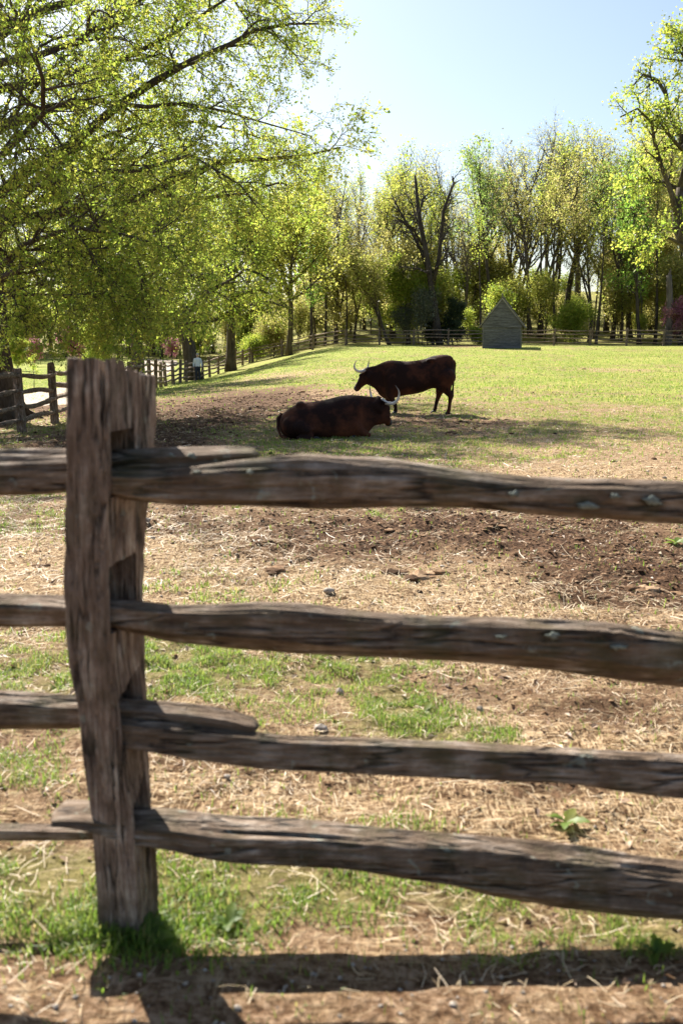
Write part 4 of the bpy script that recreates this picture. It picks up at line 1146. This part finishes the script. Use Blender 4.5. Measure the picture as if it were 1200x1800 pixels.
# first row of the woods, left to right
ROW = [
    ('green', 548, 92, 335, 'slim bright-green tree just right of the golden tree', .3),
    ('bare', 590, 96, 285, 'tall bare grey tree rising above its neighbours left of the yellow-topped tree', 1.3),
    ('bud', 622, 95, 390, 'brownish budding tree beside the tall bare grey one', 2.0),
    ('lean', 684, 89, 430, 'dark thin tree leaning left over the far fence', 0),
    ('yellow', 690, 99, 300, 'tall tree with a rounded yellow crown left of the dead snag', 2.6),
    ('bare', 818, 101, 325, 'pale leafless tree right of the dead snag', 4.0),
    ('airy', 862, 97, 240, 'airy grey-green tree rising behind the shed roof', .9),
    ('bare', 930, 100, 228, 'tall many-stemmed bare tree just right of the shed', 5.2),
    ('bud', 948, 98, 262, 'brown budding tree to the right behind the shed', 3.3),
    ('pole', 974, 94, 300, 'straight dark-trunked tree with a yellow-green top right of the shed', .2),
    ('yellow', 990, 102, 218, 'tallest yellow-leaved tree in the middle of the right woods', 4.4),
    ('olive', 1034, 95, 330, 'olive-green tree with a forked trunk behind the right part of the far fence', 1.9),
    ('airy', 1075, 97, 258, 'cool green open tree left of the tall right-hand trees', 3.0),
    ('green', 1122, 91, 300, 'leafy green tree with a thick trunk near the right end of the far fence', 2.3),
    ('olive', 1105, 99, 190, 'tall yellow-green tree under the big right-hand oak', 5.0),
    ('pole', 1150, 93, 290, 'slender straight tree near the right edge of the picture', 1.2),
    ('olive', 1185, 98, 170, 'high yellow-green tree at the right edge of the woods', .5),
    ('pole', 1048, 101, 280, 'thin upright tree half hidden behind the cool green one', 2.8),
    ('bare', 640, 104, 340, 'bare twiggy tree between the tall grey tree and the yellow one', .6),
    ('bud', 890, 104, 300, 'brown budding tree directly above the shed roof', 2.2),
]
for (k, px, f, top, lab, rz) in ROW: plant(k, px, f, top, lab, rz)
plant('redbud', 60, 78, 592, 'pink-blossomed redbud at the back of the lawn, near the left edge', .3, 'redbud_tree', group='redbuds in bloom')
plant('redbud', 128, 82, 572, 'largest pink redbud, behind the lawn just left of the near post', 1.9, 'redbud_tree', group='redbuds in bloom')
plant('redbud', 302, 96, 592, 'pink redbud seen between the two dark oak trunks', 3.2, 'redbud_tree', group='redbuds in bloom')
plant('redbud', 1192, 90, 520, 'pink redbud at the right edge of the woods', 4.0, 'redbud_tree', group='redbuds in bloom')
plant('small', 168, 66, 545, 'low many-stemmed yellow-green tree behind the top of the near post', 1.0, 'small_tree', leafmat='lf_oak')
plant('small', 30, 64, 592, 'small green tree behind the great oak trunk at the left edge', 2.4, 'small_tree', leafmat='lf_oak')
plant('sapling', 57, 47, 622, 'thin young sapling standing alone on the bright lawn', 1.0, 'sapling')
plant('ever', 795, 91, 520, 'dark evergreen just right of the dead snag', .4, 'evergreen_tree')
plant('ever', 762, 93, 520, 'dark evergreen behind the foot of the dead snag', 2.2, 'evergreen_tree')
plant('thicket', 742, 89.5, 505, 'grey-green rounded shrub left of the foot of the dead snag', .9, 'shrub', 'shrub', leafmat='lf_holly', sxy=.9)
plant('thicket', 708, 90.5, 535, 'smaller grey-green shrub beside the leaning tree', 2.9, 'shrub', 'shrub', leafmat='lf_holly', sxy=1.1)
plant('shrub', 838, 88.5, 572, 'low green bush at the left side of the shed', 2.0, 'shrub', 'shrub', leafmat='lf_oak')

# broken trunk at the right
def stub_tree():
    T = Tree(77)
    x = (1165 - CX) / F * 90; z = hb1(x, 90) - .1
    P = T.path(np.zeros(3), np.array([.04, 0, 1]), 6.2, 9, .02, 0); G = Geo(); G.tube(P, np.linspace(.36, .24, 10), 12)
    G.tube([P[-1] + [0, 0, -.3], P[-1] + [.1, 0, .35], P[-1] + [.13, 0, .6]], [.20, .10, .01], 7)
    root = empty('tree_stump', (x, 90, z)); tag(root, 'thick branchless broken trunk behind the right end of the far fence', 'tree trunk')
    link('trunk', G.mesh('trunk'), M['bark_pale'], root)
stub_tree()

# the dead snag: hand-placed limbs
def snag():
    T = Tree(55); f = 89.5
    base = at(772, 600, f); zb = hb1(base.x, f) - .1
    def tr(pl, df=0): 
        n = len(pl); return np.array([tuple(at(q[0], q[1], f + df * i / (n - 1))) for i, q in enumerate(pl)])
    limbs = [([(773, 606), (768, 575), (762, 530), (756, 490), (750, 450), (742, 410), (735, 370), (732, 335), (729, 308)], 0, .46, 0),
             ([(756, 485), (740, 440), (722, 405), (705, 375), (688, 342)], 2, .24, 1), ([(742, 430), (725, 400), (706, 388), (692, 380)], -2, .15, 1),
             ([(760, 500), (770, 460), (776, 410), (779, 370), (792, 335), (797, 322), (795, 309)], -1, .26, 1), ([(778, 375), (790, 355), (796, 345)], 1, .10, 1),
             ([(760, 478), (775, 462), (795, 440)], -2, .14, 1), ([(757, 482), (735, 472), (702, 468)], -3, .13, 1), ([(736, 378), (744, 345), (741, 328)], 1, .12, 1),
             ([(744, 420), (730, 380), (722, 350), (712, 335)], 3, .13, 1), ([(774, 430), (786, 405), (797, 380)], 2, .10, 1)]
    prm = [dict(n=11, start=.2, ang=.7, len=2.2, rad=.06, tip=False), dict(n=5, start=.3, ang=.6, len=1.1, rad=.022, seg=5, wig=.2, tip=False), dict(leaf=0, seg=3, wig=.2)]
    for pl, df, r, lv in limbs:
        P = tr(pl, df)
        r *= .78
        if lv == 0: T.G.tube(P, r * np.linspace(1, .18, len(P)) ** .8, 12); T.grow(P[4:], np.full(len(P) - 4, .05), 0, prm)
        else: T.grow(P, r * np.linspace(1, .3, len(P)), 0, prm)
    root = empty('dead_tree', (base.x, f, zb)); tag(root, 'dark leafless dead tree with crooked upright limbs, centre of the woods', 'tree')
    m = T.G.mesh('trunk'); m.transform(Matrix.Translation((-base.x, -f, -zb))); link('trunk', m, M['bark_dead'], root)
snag()

# the large oak leaning in at the right edge
def oak_right():
    T = Tree(66); f = 74.0
    bx = (1262 - CX) / F * f; bz = hb1(bx, f) - .1
    def tr(pl, df=0):
        n = len(pl); return np.array([tuple(at(q[0], q[1], f + df * i / (n - 1))) for i, q in enumerate(pl)])
    tk = tr([(1262, 612), (1250, 560), (1235, 500), (1212, 440), (1192, 400), (1190, 370), (1196, 330)])
    tk[0] = (bx, f, bz); T.branch(tk, np.array([.85, .66, .58, .52, .47, .36, .30]), 0)
    limbs = [([(1192, 395), (1180, 340), (1165, 300), (1150, 250), (1145, 215), (1120, 190), (1090, 205)], -3, .20),
             ([(1200, 260), (1195, 235), (1175, 200), (1170, 165), (1155, 140), (1130, 130), (1112, 150)], 2, .24),
             ([(1196, 335), (1205, 290), (1215, 230), (1235, 150), (1230, 60)], 0, .32), ([(1215, 230), (1198, 262), (1178, 240), (1160, 215), (1152, 190)], -2, .20),
             ([(1235, 150), (1215, 115), (1195, 90), (1180, 85)], 1, .16), ([(1196, 335), (1170, 320), (1130, 310), (1105, 330)], 3, .15), ([(1212, 440), (1180, 420), (1150, 410), (1120, 430)], -3, .13),
             ([(1215, 400), (1250, 330), (1300, 260), (1340, 200)], 2, .3), ([(1230, 450), (1290, 400), (1350, 380)], -3, .24), ([(1235, 200), (1280, 130), (1310, 60)], -1, .2), ([(1230, 110), (1210, 60), (1185, 50)], -2, .12)]
    prm = [dict(n=11, start=.25, ang=.9, len=2.3, rad=.07), dict(n=7, start=.2, ang=.8, len=1.1, rad=.025, seg=5, wig=.2, trop=.03), dict(leaf=15, spread=.26, seg=4, wig=.2)]
    for pl, df, r in limbs:
        P = tr(pl, df); T.grow(P, r * np.linspace(1, .25, len(P)), 0, prm)
    root = empty('oak_tree', (bx, f, bz)); tag(root, 'great oak at the right edge with twisting dark limbs above the woods', 'tree')
    off = Matrix.Translation((-bx, -f, -bz))
    m1 = T.G.mesh('trunk'); m1.transform(off); link('trunk', m1, M['bark'], root)
    m2 = T.leaf_mesh(.15, .42, .15, 1.0, .5); m2.transform(off); link('crown', m2, M['lf_oak'], root)
oak_right()

# the woods behind: one mass
def mass(name, items, kind='stuff', label=None, cat=None):
    Vs, Qs, Ts, mi, tint, n = [], [], [], [], [], 0
    mats = []; qmi = []; tmi = []
    cache = {}
    for key in set(i[0] for i in items):
        res = []
        for me in PROTO[key]:
            V = np.empty(len(me.vertices) * 3, np.float32); me.vertices.foreach_get('co', V)
            ls = np.empty(len(me.polygons), np.int32); me.polygons.foreach_get('loop_total', ls)
            st = np.empty(len(me.polygons), np.int32); me.polygons.foreach_get('loop_start', st)
            vi = np.empty(len(me.loops), np.int32); me.loops.foreach_get('vertex_index', vi)
            q = st[ls == 4]; t = st[ls == 3]
            tt = np.zeros(len(me.vertices), np.float32)
            if 'tint' in me.attributes: me.attributes['tint'].data.foreach_get('value', tt)
            res.append((V.reshape(-1, 3), vi[q[:, None] + np.arange(4)], vi[t[:, None] + np.arange(3)] if len(t) else np.zeros((0, 3), int), tt, me.materials[0]))
        cache[key] = res
    for (key, x, y, z, rz, s, lm, frac) in items:
        c, sn = math.cos(rz), math.sin(rz)
        for j, (V, Q, Tt, tt, mt) in enumerate(cache[key]):
            if j == 1 and lm: mt = M[lm]
            if j == 1 and frac < 1:
                Q = Q[:int(len(Q) * 1)][rng.random(len(Q)) < frac]
            if mt not in mats: mats.append(mt)
            k = mats.index(mt)
            W = np.stack([(V[:, 0] * c - V[:, 1] * sn) * s + x, (V[:, 0] * sn + V[:, 1] * c) * s + y, V[:, 2] * s + z], -1)
            Vs.append(W); Qs.append(Q + n); Ts.append(Tt + n); tint.append(tt); n += len(V)
            qmi.append(np.full(len(Q), k)); tmi.append(np.full(len(Tt), k))
    me = mesh_np(name, np.vstack(Vs), np.vstack(Qs), np.vstack(Ts), attrs={'tint': np.concatenate(tint)}, smooth=False, matidx=np.concatenate(qmi + tmi))
    o = link(name, me, mats); tag(o, label, cat, None, kind)
    return o
items = []
r2 = np.random.default_rng(99)
keys = [('bud', None), ('olive', 'lf_oak'), ('bare', None), ('olive', 'lf_gold'), ('green', 'lf_oak'), ('pole', 'lf_oak'), ('airy', 'lf_oak'), ('pole', None), ('bud', 'lf_olive')]
for i in range(92):
    x = -40 + 96 * (i + r2.random()) / 92; y = 100 + r2.random() ** .8 * 34
    key, lm = keys[int(r2.integers(len(keys)))]
    hh = r2.uniform(13, 18.5) if x < 12 else r2.uniform(15, 21)
    top = {'bud': 18, 'olive': 18, 'bare': 20, 'green': 17, 'pole': 19, 'airy': 20}[key]
    items.append((key, x, y, hb1(x, y) - .2, r2.random() * 6.28, hh / top, lm, .42))
for i in range(34):
    x = -40 - 62 * (i + r2.random()) / 34; y = 96 + r2.random() * 20 - (abs(x) - 40) * .5
    key, lm = keys[int(r2.integers(len(keys)))]
    top = {'bud': 18, 'olive': 18, 'bare': 20, 'green': 17, 'pole': 19, 'airy': 20}[key]
    items.append((key, x, y, hb1(x, y) - .2, r2.random() * 6.28, r2.uniform(13, 18) / top, lm, .42))
mass('woodland', items, label='mixed spring woodland filling the background behind the far fence', cat='woods')
items = []
for i in range(215):
    x = -44 + 98 * (i + r2.random()) / 215; y = 91 + r2.random() ** 1.3 * 22
    if x < -9: y += 12
    q_ = r2.random(); key = 'shrub' if q_ < .10 else ('thicket' if q_ < .55 else ('small' if q_ < .72 else 'pole'))
    lm = ['lf_olive', 'lf_bud', 'lf_oak', 'lf_olive', 'lf_oak', 'lf_bud', 'lf_oak', 'lf_gold'][int(r2.integers(8))]
    if x < -14: lm = ['lf_oak', 'lf_gold', 'lf_olive', 'lf_oak'][int(r2.integers(4))]
    hh = {'shrub': r2.uniform(1.6, 3.2), 'thicket': r2.uniform(2.5, 6), 'small': r2.uniform(5, 9), 'pole': r2.uniform(10, 15)}[key]
    items.append((key, x, y, hb1(x, y) - .2, r2.random() * 6.28, hh / {'shrub': 3.4, 'thicket': 5, 'small': 7, 'pole': 19}[key], lm, .5))
mass('undergrowth', items, label='tangled shrubs and saplings under the woodland trees', cat='undergrowth')
print('woods', time.time() - T0)

# ------------------------------------------------------------------ ground litter
def in_view(x, y, mar=.6):
    return np.abs(x) < .36 * y + mar

def scatter(n, y0, y1, pw=1.0, rg=rng):
    """points with uniform areal density inside the wedge in front of the camera"""
    y = np.sqrt(rg.random(n) * ((y1 + 1.5) ** 2 - (y0 + 1.5) ** 2) + (y0 + 1.5) ** 2) - 1.5
    x = (rg.random(n) * 2 - 1) * (.38 * y + .7)
    return x, y

def blades():
    Vs, Ts = [], []
    P = []
    for (n, y0, y1, hs, ws) in ((230000, 1.75, 5.0, .028, .0032), (240000, 5.0, 11, .034, .006), (230000, 11, 26, .042, .011), (300000, 26, 82, .055, .026)):
        x, y = scatter(n, y0, y1)
        g, s, m = cover(x, y)
        clump = fbm(x * 9, y * 9, 2, 71); 
        keep = rng.random(n) < np.clip((g - .15) * 1.3, .03, 1) * sstep(.36, .6, clump) * sstep(84, 30, y)
        lens = hs * (.5 + rng.random(n)) * (.6 + .9 * clump)
        P.append(np.stack([x, y, lens, np.full(n, ws)], -1)[keep])
    # left lawn tufts are left to the ground sheet; taller blades at the foot of the post
    n = 9000; b = at(225, 1650, 2.36)
    a = rng.random(n) * 6.28; rr = np.abs(rng.normal(0, .16, n)) + .06
    xx = b.x + np.cos(a) * rr * 1.3; yy = b.y + np.sin(a) * rr * .8
    k = rng.random(n) < np.exp(-rr * 4) * .5
    P.append(np.stack([xx, yy, .03 + .055 * rng.random(n) * np.exp(-rr * 3), np.full(n, .0045)], -1)[k])
    P = np.vstack(P); n = len(P); x, y, L, w = P.T
    z = H(x, y) - .004
    a = rng.random(n) * 6.28; lean = .25 + .9 * rng.random(n)
    dx, dy = np.cos(a), np.sin(a)
    base = np.stack([x, y, z], -1); d = np.stack([dx, dy, 0 * x], -1); sd = np.stack([-dy, dx, 0 * x], -1)
    up = np.array([0, 0, 1.])
    mid = base + up * (L * .55 * np.cos(lean * .5))[:, None] + d * (L * .55 * np.sin(lean * .5))[:, None]
    tip = mid + up * (L * .45 * np.cos(lean * 1.4))[:, None] + d * (L * .45 * np.sin(lean * 1.4))[:, None]
    W = w[:, None] * .5
    V = np.stack([base - sd * W, base + sd * W, mid + sd * W * .8, mid - sd * W * .8, tip], 1).reshape(-1, 3)
    o = np.arange(n)[:, None] * 5
    Q = o + np.array([0, 1, 2, 3]); T = o + np.array([3, 2, 4])
    tint = np.clip(rng.random(n) * .75 + .3 * (fbm(x * 1.5, y * 1.5, 2, 81) - .5) + .35 * (rng.random(n) < .10) + .18 * sstep(10, 20, y), 0, 1)
    ob = link('grass', mesh_np('grass', V, Q, T, attrs={'tint': np.repeat(tint, 5)}, smooth=False), M['grass']); tag(ob, kind='stuff')
    print('blades', n)
blades()

def straws():
    P = []
    for (n, y0, y1, L, w) in ((20000, 1.7, 5.0, .042, .0022), (42000, 5.0, 11, .06, .0034), (34000, 11, 26, .08, .007)):
        x, y = scatter(n, y0, y1); g, s, m = cover(x, y)
        k = rng.random(n) < np.clip(s * 1.5 + .12 + .25 * m, 0, 1) * (.25 + .75 * sstep(.42, .6, fbm(x * 3, y * 3, 2, 91)))
        P.append(np.stack([x, y, L * np.exp(rng.normal(0, .5, n)), np.full(n, w)], -1)[k])
    P = np.vstack(P); n = len(P); x, y, L, w = P.T
    a = rng.random(n) * 6.28; tl = np.abs(rng.normal(0, .16, n))
    d = np.stack([np.cos(a) * np.cos(tl), np.sin(a) * np.cos(tl), np.sin(tl)], -1); sd = np.stack([-np.sin(a), np.cos(a), rng.normal(0, .3, n)], -1)
    c = np.stack([x, y, H(x, y) + .004 + .006 * rng.random(n)], -1)
    bend = (rng.random(n) - .3)[:, None] * L[:, None] * .12 * np.array([0, 0, 1.]) + sd * (rng.normal(0, .07, n) * L)[:, None]
    W = w[:, None] * .5
    a0 = c - d * L[:, None] * .08; a1 = c + d * L[:, None] * .45 + bend; a2 = c + d * L[:, None] * .92
    V = np.stack([a0 - sd * W, a0 + sd * W, a1 + sd * W, a1 - sd * W, a2 + sd * W * .7, a2 - sd * W * .7], 1).reshape(-1, 3)
    o = np.arange(n)[:, None] * 6
    Q = np.vstack([o + np.array([0, 1, 2, 3]), o + np.array([3, 2, 4, 5])])
    ob = link('straw', mesh_np('straw', V, Q, attrs={'tint': np.repeat(rng.random(n), 6)}, smooth=False), M['straw']); tag(ob, kind='stuff')
straws()

def lumps(name, P, mat, squash=.6):
    """P: x, y, size; small irregular stones or clods"""
    ico = bmesh.new(); bmesh.ops.create_icosphere(ico, subdivisions=1, radius=1)
    B = np.array([v.co[:] for v in ico.verts]); Fc = np.array([[v.index for v in f.verts] for f in ico.faces]); ico.free()
    n = len(P); x, y, s = P.T; nb = len(B)
    V = B[None] * (1 + .45 * (rng.random((n, nb, 1)) - .5)); V = V * (s[:, None, None] * np.array([1, 1, squash]) * (.7 + .6 * rng.random((n, 1, 3))))
    a = rng.random(n) * 6.28; c, sn = np.cos(a)[:, None], np.sin(a)[:, None]
    X = V[..., 0] * c - V[..., 1] * sn + x[:, None]; Y = V[..., 0] * sn + V[..., 1] * c + y[:, None]; Z = V[..., 2] + (H(x, y) + s * squash * .35)[:, None]
    V = np.stack([X, Y, Z], -1).reshape(-1, 3)
    T = (Fc[None] + (np.arange(n) * nb)[:, None, None]).reshape(-1, 3)
    ob = link(name, mesh_np(name, V, None, T, attrs={'tint': np.repeat(rng.random(n), nb)}, smooth=False), mat); tag(ob, kind='stuff'); return ob
def clods():
    P = []
    for (n, y0, y1, sz) in ((16000, 2.2, 6, .005), (36000, 6, 13, .009), (22000, 13, 32, .020), (1400, 32, 75, .045)):
        x, y = scatter(n, y0, y1); g, s, m = cover(x, y)
        k = rng.random(n) < np.clip(m * 1.1 - .1 + .04 + .03 * (y > 30), 0, 1)
        P.append(np.stack([x, y, np.minimum(sz * np.exp(rng.normal(0, .45, n)), sz * 2.2)], -1)[k])
    # single larger lumps seen in the photograph
    for (px, py, s) in ((487, 1002, .06), (750, 1012, .085), (688, 935, .05), (792, 735 + 28, .09), (727, 716 + 6, .06), (1150, 1035, .07), (830, 940, .05), (870, 935, .06), (62, 995, .03)):
        x, y = px_ground(px, py)
        for _ in range(9): P.append(np.array([[x + rng.normal(0, s), y + rng.normal(0, s), s * rng.uniform(.4, .9)]]))
    lumps('mud_clods', np.vstack(P), M['clod'], .45)
clods()
def pebbles():
    n = 900; x, y = scatter(n, 1.6, 2.5); k = rng.random(n) < sstep(2.45, 2.1, y) * .8
    P = [np.stack([x, y, .0035 * np.exp(rng.normal(0, .5, n))], -1)[k]]
    n = 260; x, y = scatter(n, 2.3, 14); P.append(np.stack([x, y, .008 * np.exp(rng.normal(0, .5, n))], -1))
    lumps('pebbles', np.vstack(P), M['pebble'], .7)
pebbles()
def dead_leaves():
    n = 15000; x, y = scatter(n, 2.1, 11); g, s, m = cover(x, y)
    k = rng.random(n) < .55 * sstep(.40, .6, fbm(x * 1.4, y * 1.4, 2, 101)) * sstep(12, 4, y) + .05
    x, y = x[k], y[k]; n = len(x)
    c = np.stack([x, y, H(x, y) + .006], -1); a = rng.random(n) * 6.28
    t = rng.normal(0, .45, (n, 2)); d = np.stack([np.cos(a), np.sin(a), t[:, 0]], -1); sd = np.stack([-np.sin(a), np.cos(a), t[:, 1]], -1)
    L = np.minimum(.014 * np.exp(rng.normal(0, .35, n)), .022)[:, None]
    up = np.array([0, 0, 1.])
    V = np.stack([c - d * L, c - d * L * .2 + sd * L * .55 + up * L * .35, c + d * L, c - d * L * .1 - sd * L * .55 + up * L * .3], 1).reshape(-1, 3)
    o = np.arange(n)[:, None] * 4
    T = np.vstack([o + np.array([0, 1, 2]), o + np.array([0, 2, 3])])
    ob = link('leaf_litter', mesh_np('leaf_litter', V, None, T, attrs={'tint': np.repeat(rng.random(n), 4)}, smooth=False), M['fallen']); tag(ob, kind='stuff')
dead_leaves()

def stones():
    for (px, py, s, lab) in ((269, 951, .020, 'small pale stone on the bare ground just right of the near post'), (578, 1048, .035, 'flat pale stone among straw behind the second rail'), (722, 934, .022, 'little white stone in the churned mud below the top rail'), (545, 957 + 470, .02, None)):
        if not lab: continue
        x, y = px_ground(px, py); G = Geo(); G.ball((0, 0, s * .4), (s, s * .8, s * .6), 12, 8)
        V = G.V[0]; V *= 1 + .2 * (fbm(V[:, 0] / s + 3, V[:, 1] / s, 2, 7, z=V[:, 2] / s)[:, None] - .5)
        me = G.mesh('stone'); o = link('stone', me, M['pebble']); o.location = (x, y, h1(x, y)); tag(o, lab, 'stone')
stones()

def weed(px, py, size, nleaf, label, seed, mat='grass'):
    r = np.random.default_rng(seed); x, y = px_ground(px, py)
    root = empty('weed', (x, y, h1(x, y))); tag(root, label, 'weed')
    for i in range(nleaf):
        a = i * 2.4 + r.random(); L = size * (.6 + .6 * r.random()); el = .25 + .8 * r.random()
        n = 9; t = np.linspace(0, 1, n); w = L * .17 * np.sin(np.clip(t * 1.02, 0, 1) * math.pi) ** .8 * (1 + .25 * np.sin(t * 22)) + .001
        zz = L * (np.sin(el) * t - .55 * t ** 2 * .8); rr = L * np.cos(el * .6) * t
        dx, dy = math.cos(a), math.sin(a)
        c = np.stack([rr * dx, rr * dy, zz + .01], -1); sd = np.array([-dy, dx, .25])
        V = np.concatenate([c - sd * w[:, None], c - np.array([0, 0, 1]) * w[:, None] * .25, c + sd * w[:, None]])
        j = np.arange(n - 1); Q = np.vstack([np.stack([j, j + n, j + n + 1, j + 1], -1), np.stack([j + n, j + 2 * n, j + 2 * n + 1, j + n + 1], -1)])
        link('leaf', mesh_np('leaf', V, Q, attrs={'tint': np.full(3 * n, .3 + .5 * r.random())}), M[mat], root)
weed(995, 1470, .075, 11, 'leafy green weed behind the lowest rail at the right', 1)
weed(1187, 962, .10, 11, 'green weed on the mud below the top rail, near the right edge', 2)
weed(262, 1665, .085, 12, 'clump of weed leaves at the right foot of the near post', 3, 'lf_blue')
weed(1150, 1690, .055, 9, 'low weed in the fence shadow at the lower right', 4, 'lf_blue')
weed(400, 1345 + 300, .06, 8, 'small weed in the shadowed dirt right of the near post', 5, 'lf_blue')
weed(745, 1260, .06, 10, 'bright green weed in the grassy patch between second and third rails', 6)
print('litter', time.time() - T0)

# ------------------------------------------------------------------ light and camera
SUN_EL = R(42); sdx, sdy = -.50, .87     # where the sun stands, horizontally
n_ = math.hypot(sdx, sdy); sdx /= n_; sdy /= n_
ld = bpy.data.lights.new('sun', 'SUN'); ld.energy = 5.0; ld.angle = R(.53); ld.color = (1, .95, .86)
lo = bpy.data.objects.new('sun', ld); COL.objects.link(lo); lo.location = (-20, 40, 60)
sv = Vector((sdx * math.cos(SUN_EL), sdy * math.cos(SUN_EL), math.sin(SUN_EL)))
lo.rotation_euler = sv.to_track_quat('Z', 'Y').to_euler()
w = bpy.data.worlds.new('World'); scene.world = w; w.use_nodes = True
nt = w.node_tree; bg = nt.nodes['Background']
sky = nt.nodes.new('ShaderNodeTexSky'); sky.sky_type = 'NISHITA'; sky.sun_disc = False
sky.sun_elevation = SUN_EL; sky.sun_rotation = math.atan2(sdx, sdy); sky.air_density = 1.05; sky.dust_density = 1.4; sky.ozone_density = 1.0
nt.links.new(sky.outputs[0], bg.inputs[0]); bg.inputs[1].default_value = .058

cd = bpy.data.cameras.new('camera'); cam = bpy.data.objects.new('camera', cd); COL.objects.link(cam)
cam.location = (0, 0, CAMZ); cam.rotation_euler = (math.pi / 2 - PITCH, 0, 0)
cd.sensor_fit = 'HORIZONTAL'; cd.sensor_width = 24; cd.lens = 35.0; cd.clip_start = .05; cd.clip_end = 2000
cd.dof.use_dof = True; cd.dof.focus_distance = 22; cd.dof.aperture_fstop = 4.0
scene.camera = cam
scene.view_settings.view_transform = 'Standard'; scene.view_settings.look = 'None'; scene.view_settings.exposure = 1.52; scene.view_settings.gamma = 1
scene.cycles.max_bounces = 6; scene.cycles.diffuse_bounces = 3; scene.cycles.transmission_bounces = 4
try: scene.cycles.use_denoising = True; scene.cycles.denoiser = 'OPENIMAGEDENOISE'
except Exception: pass
print('done', time.time() - T0)
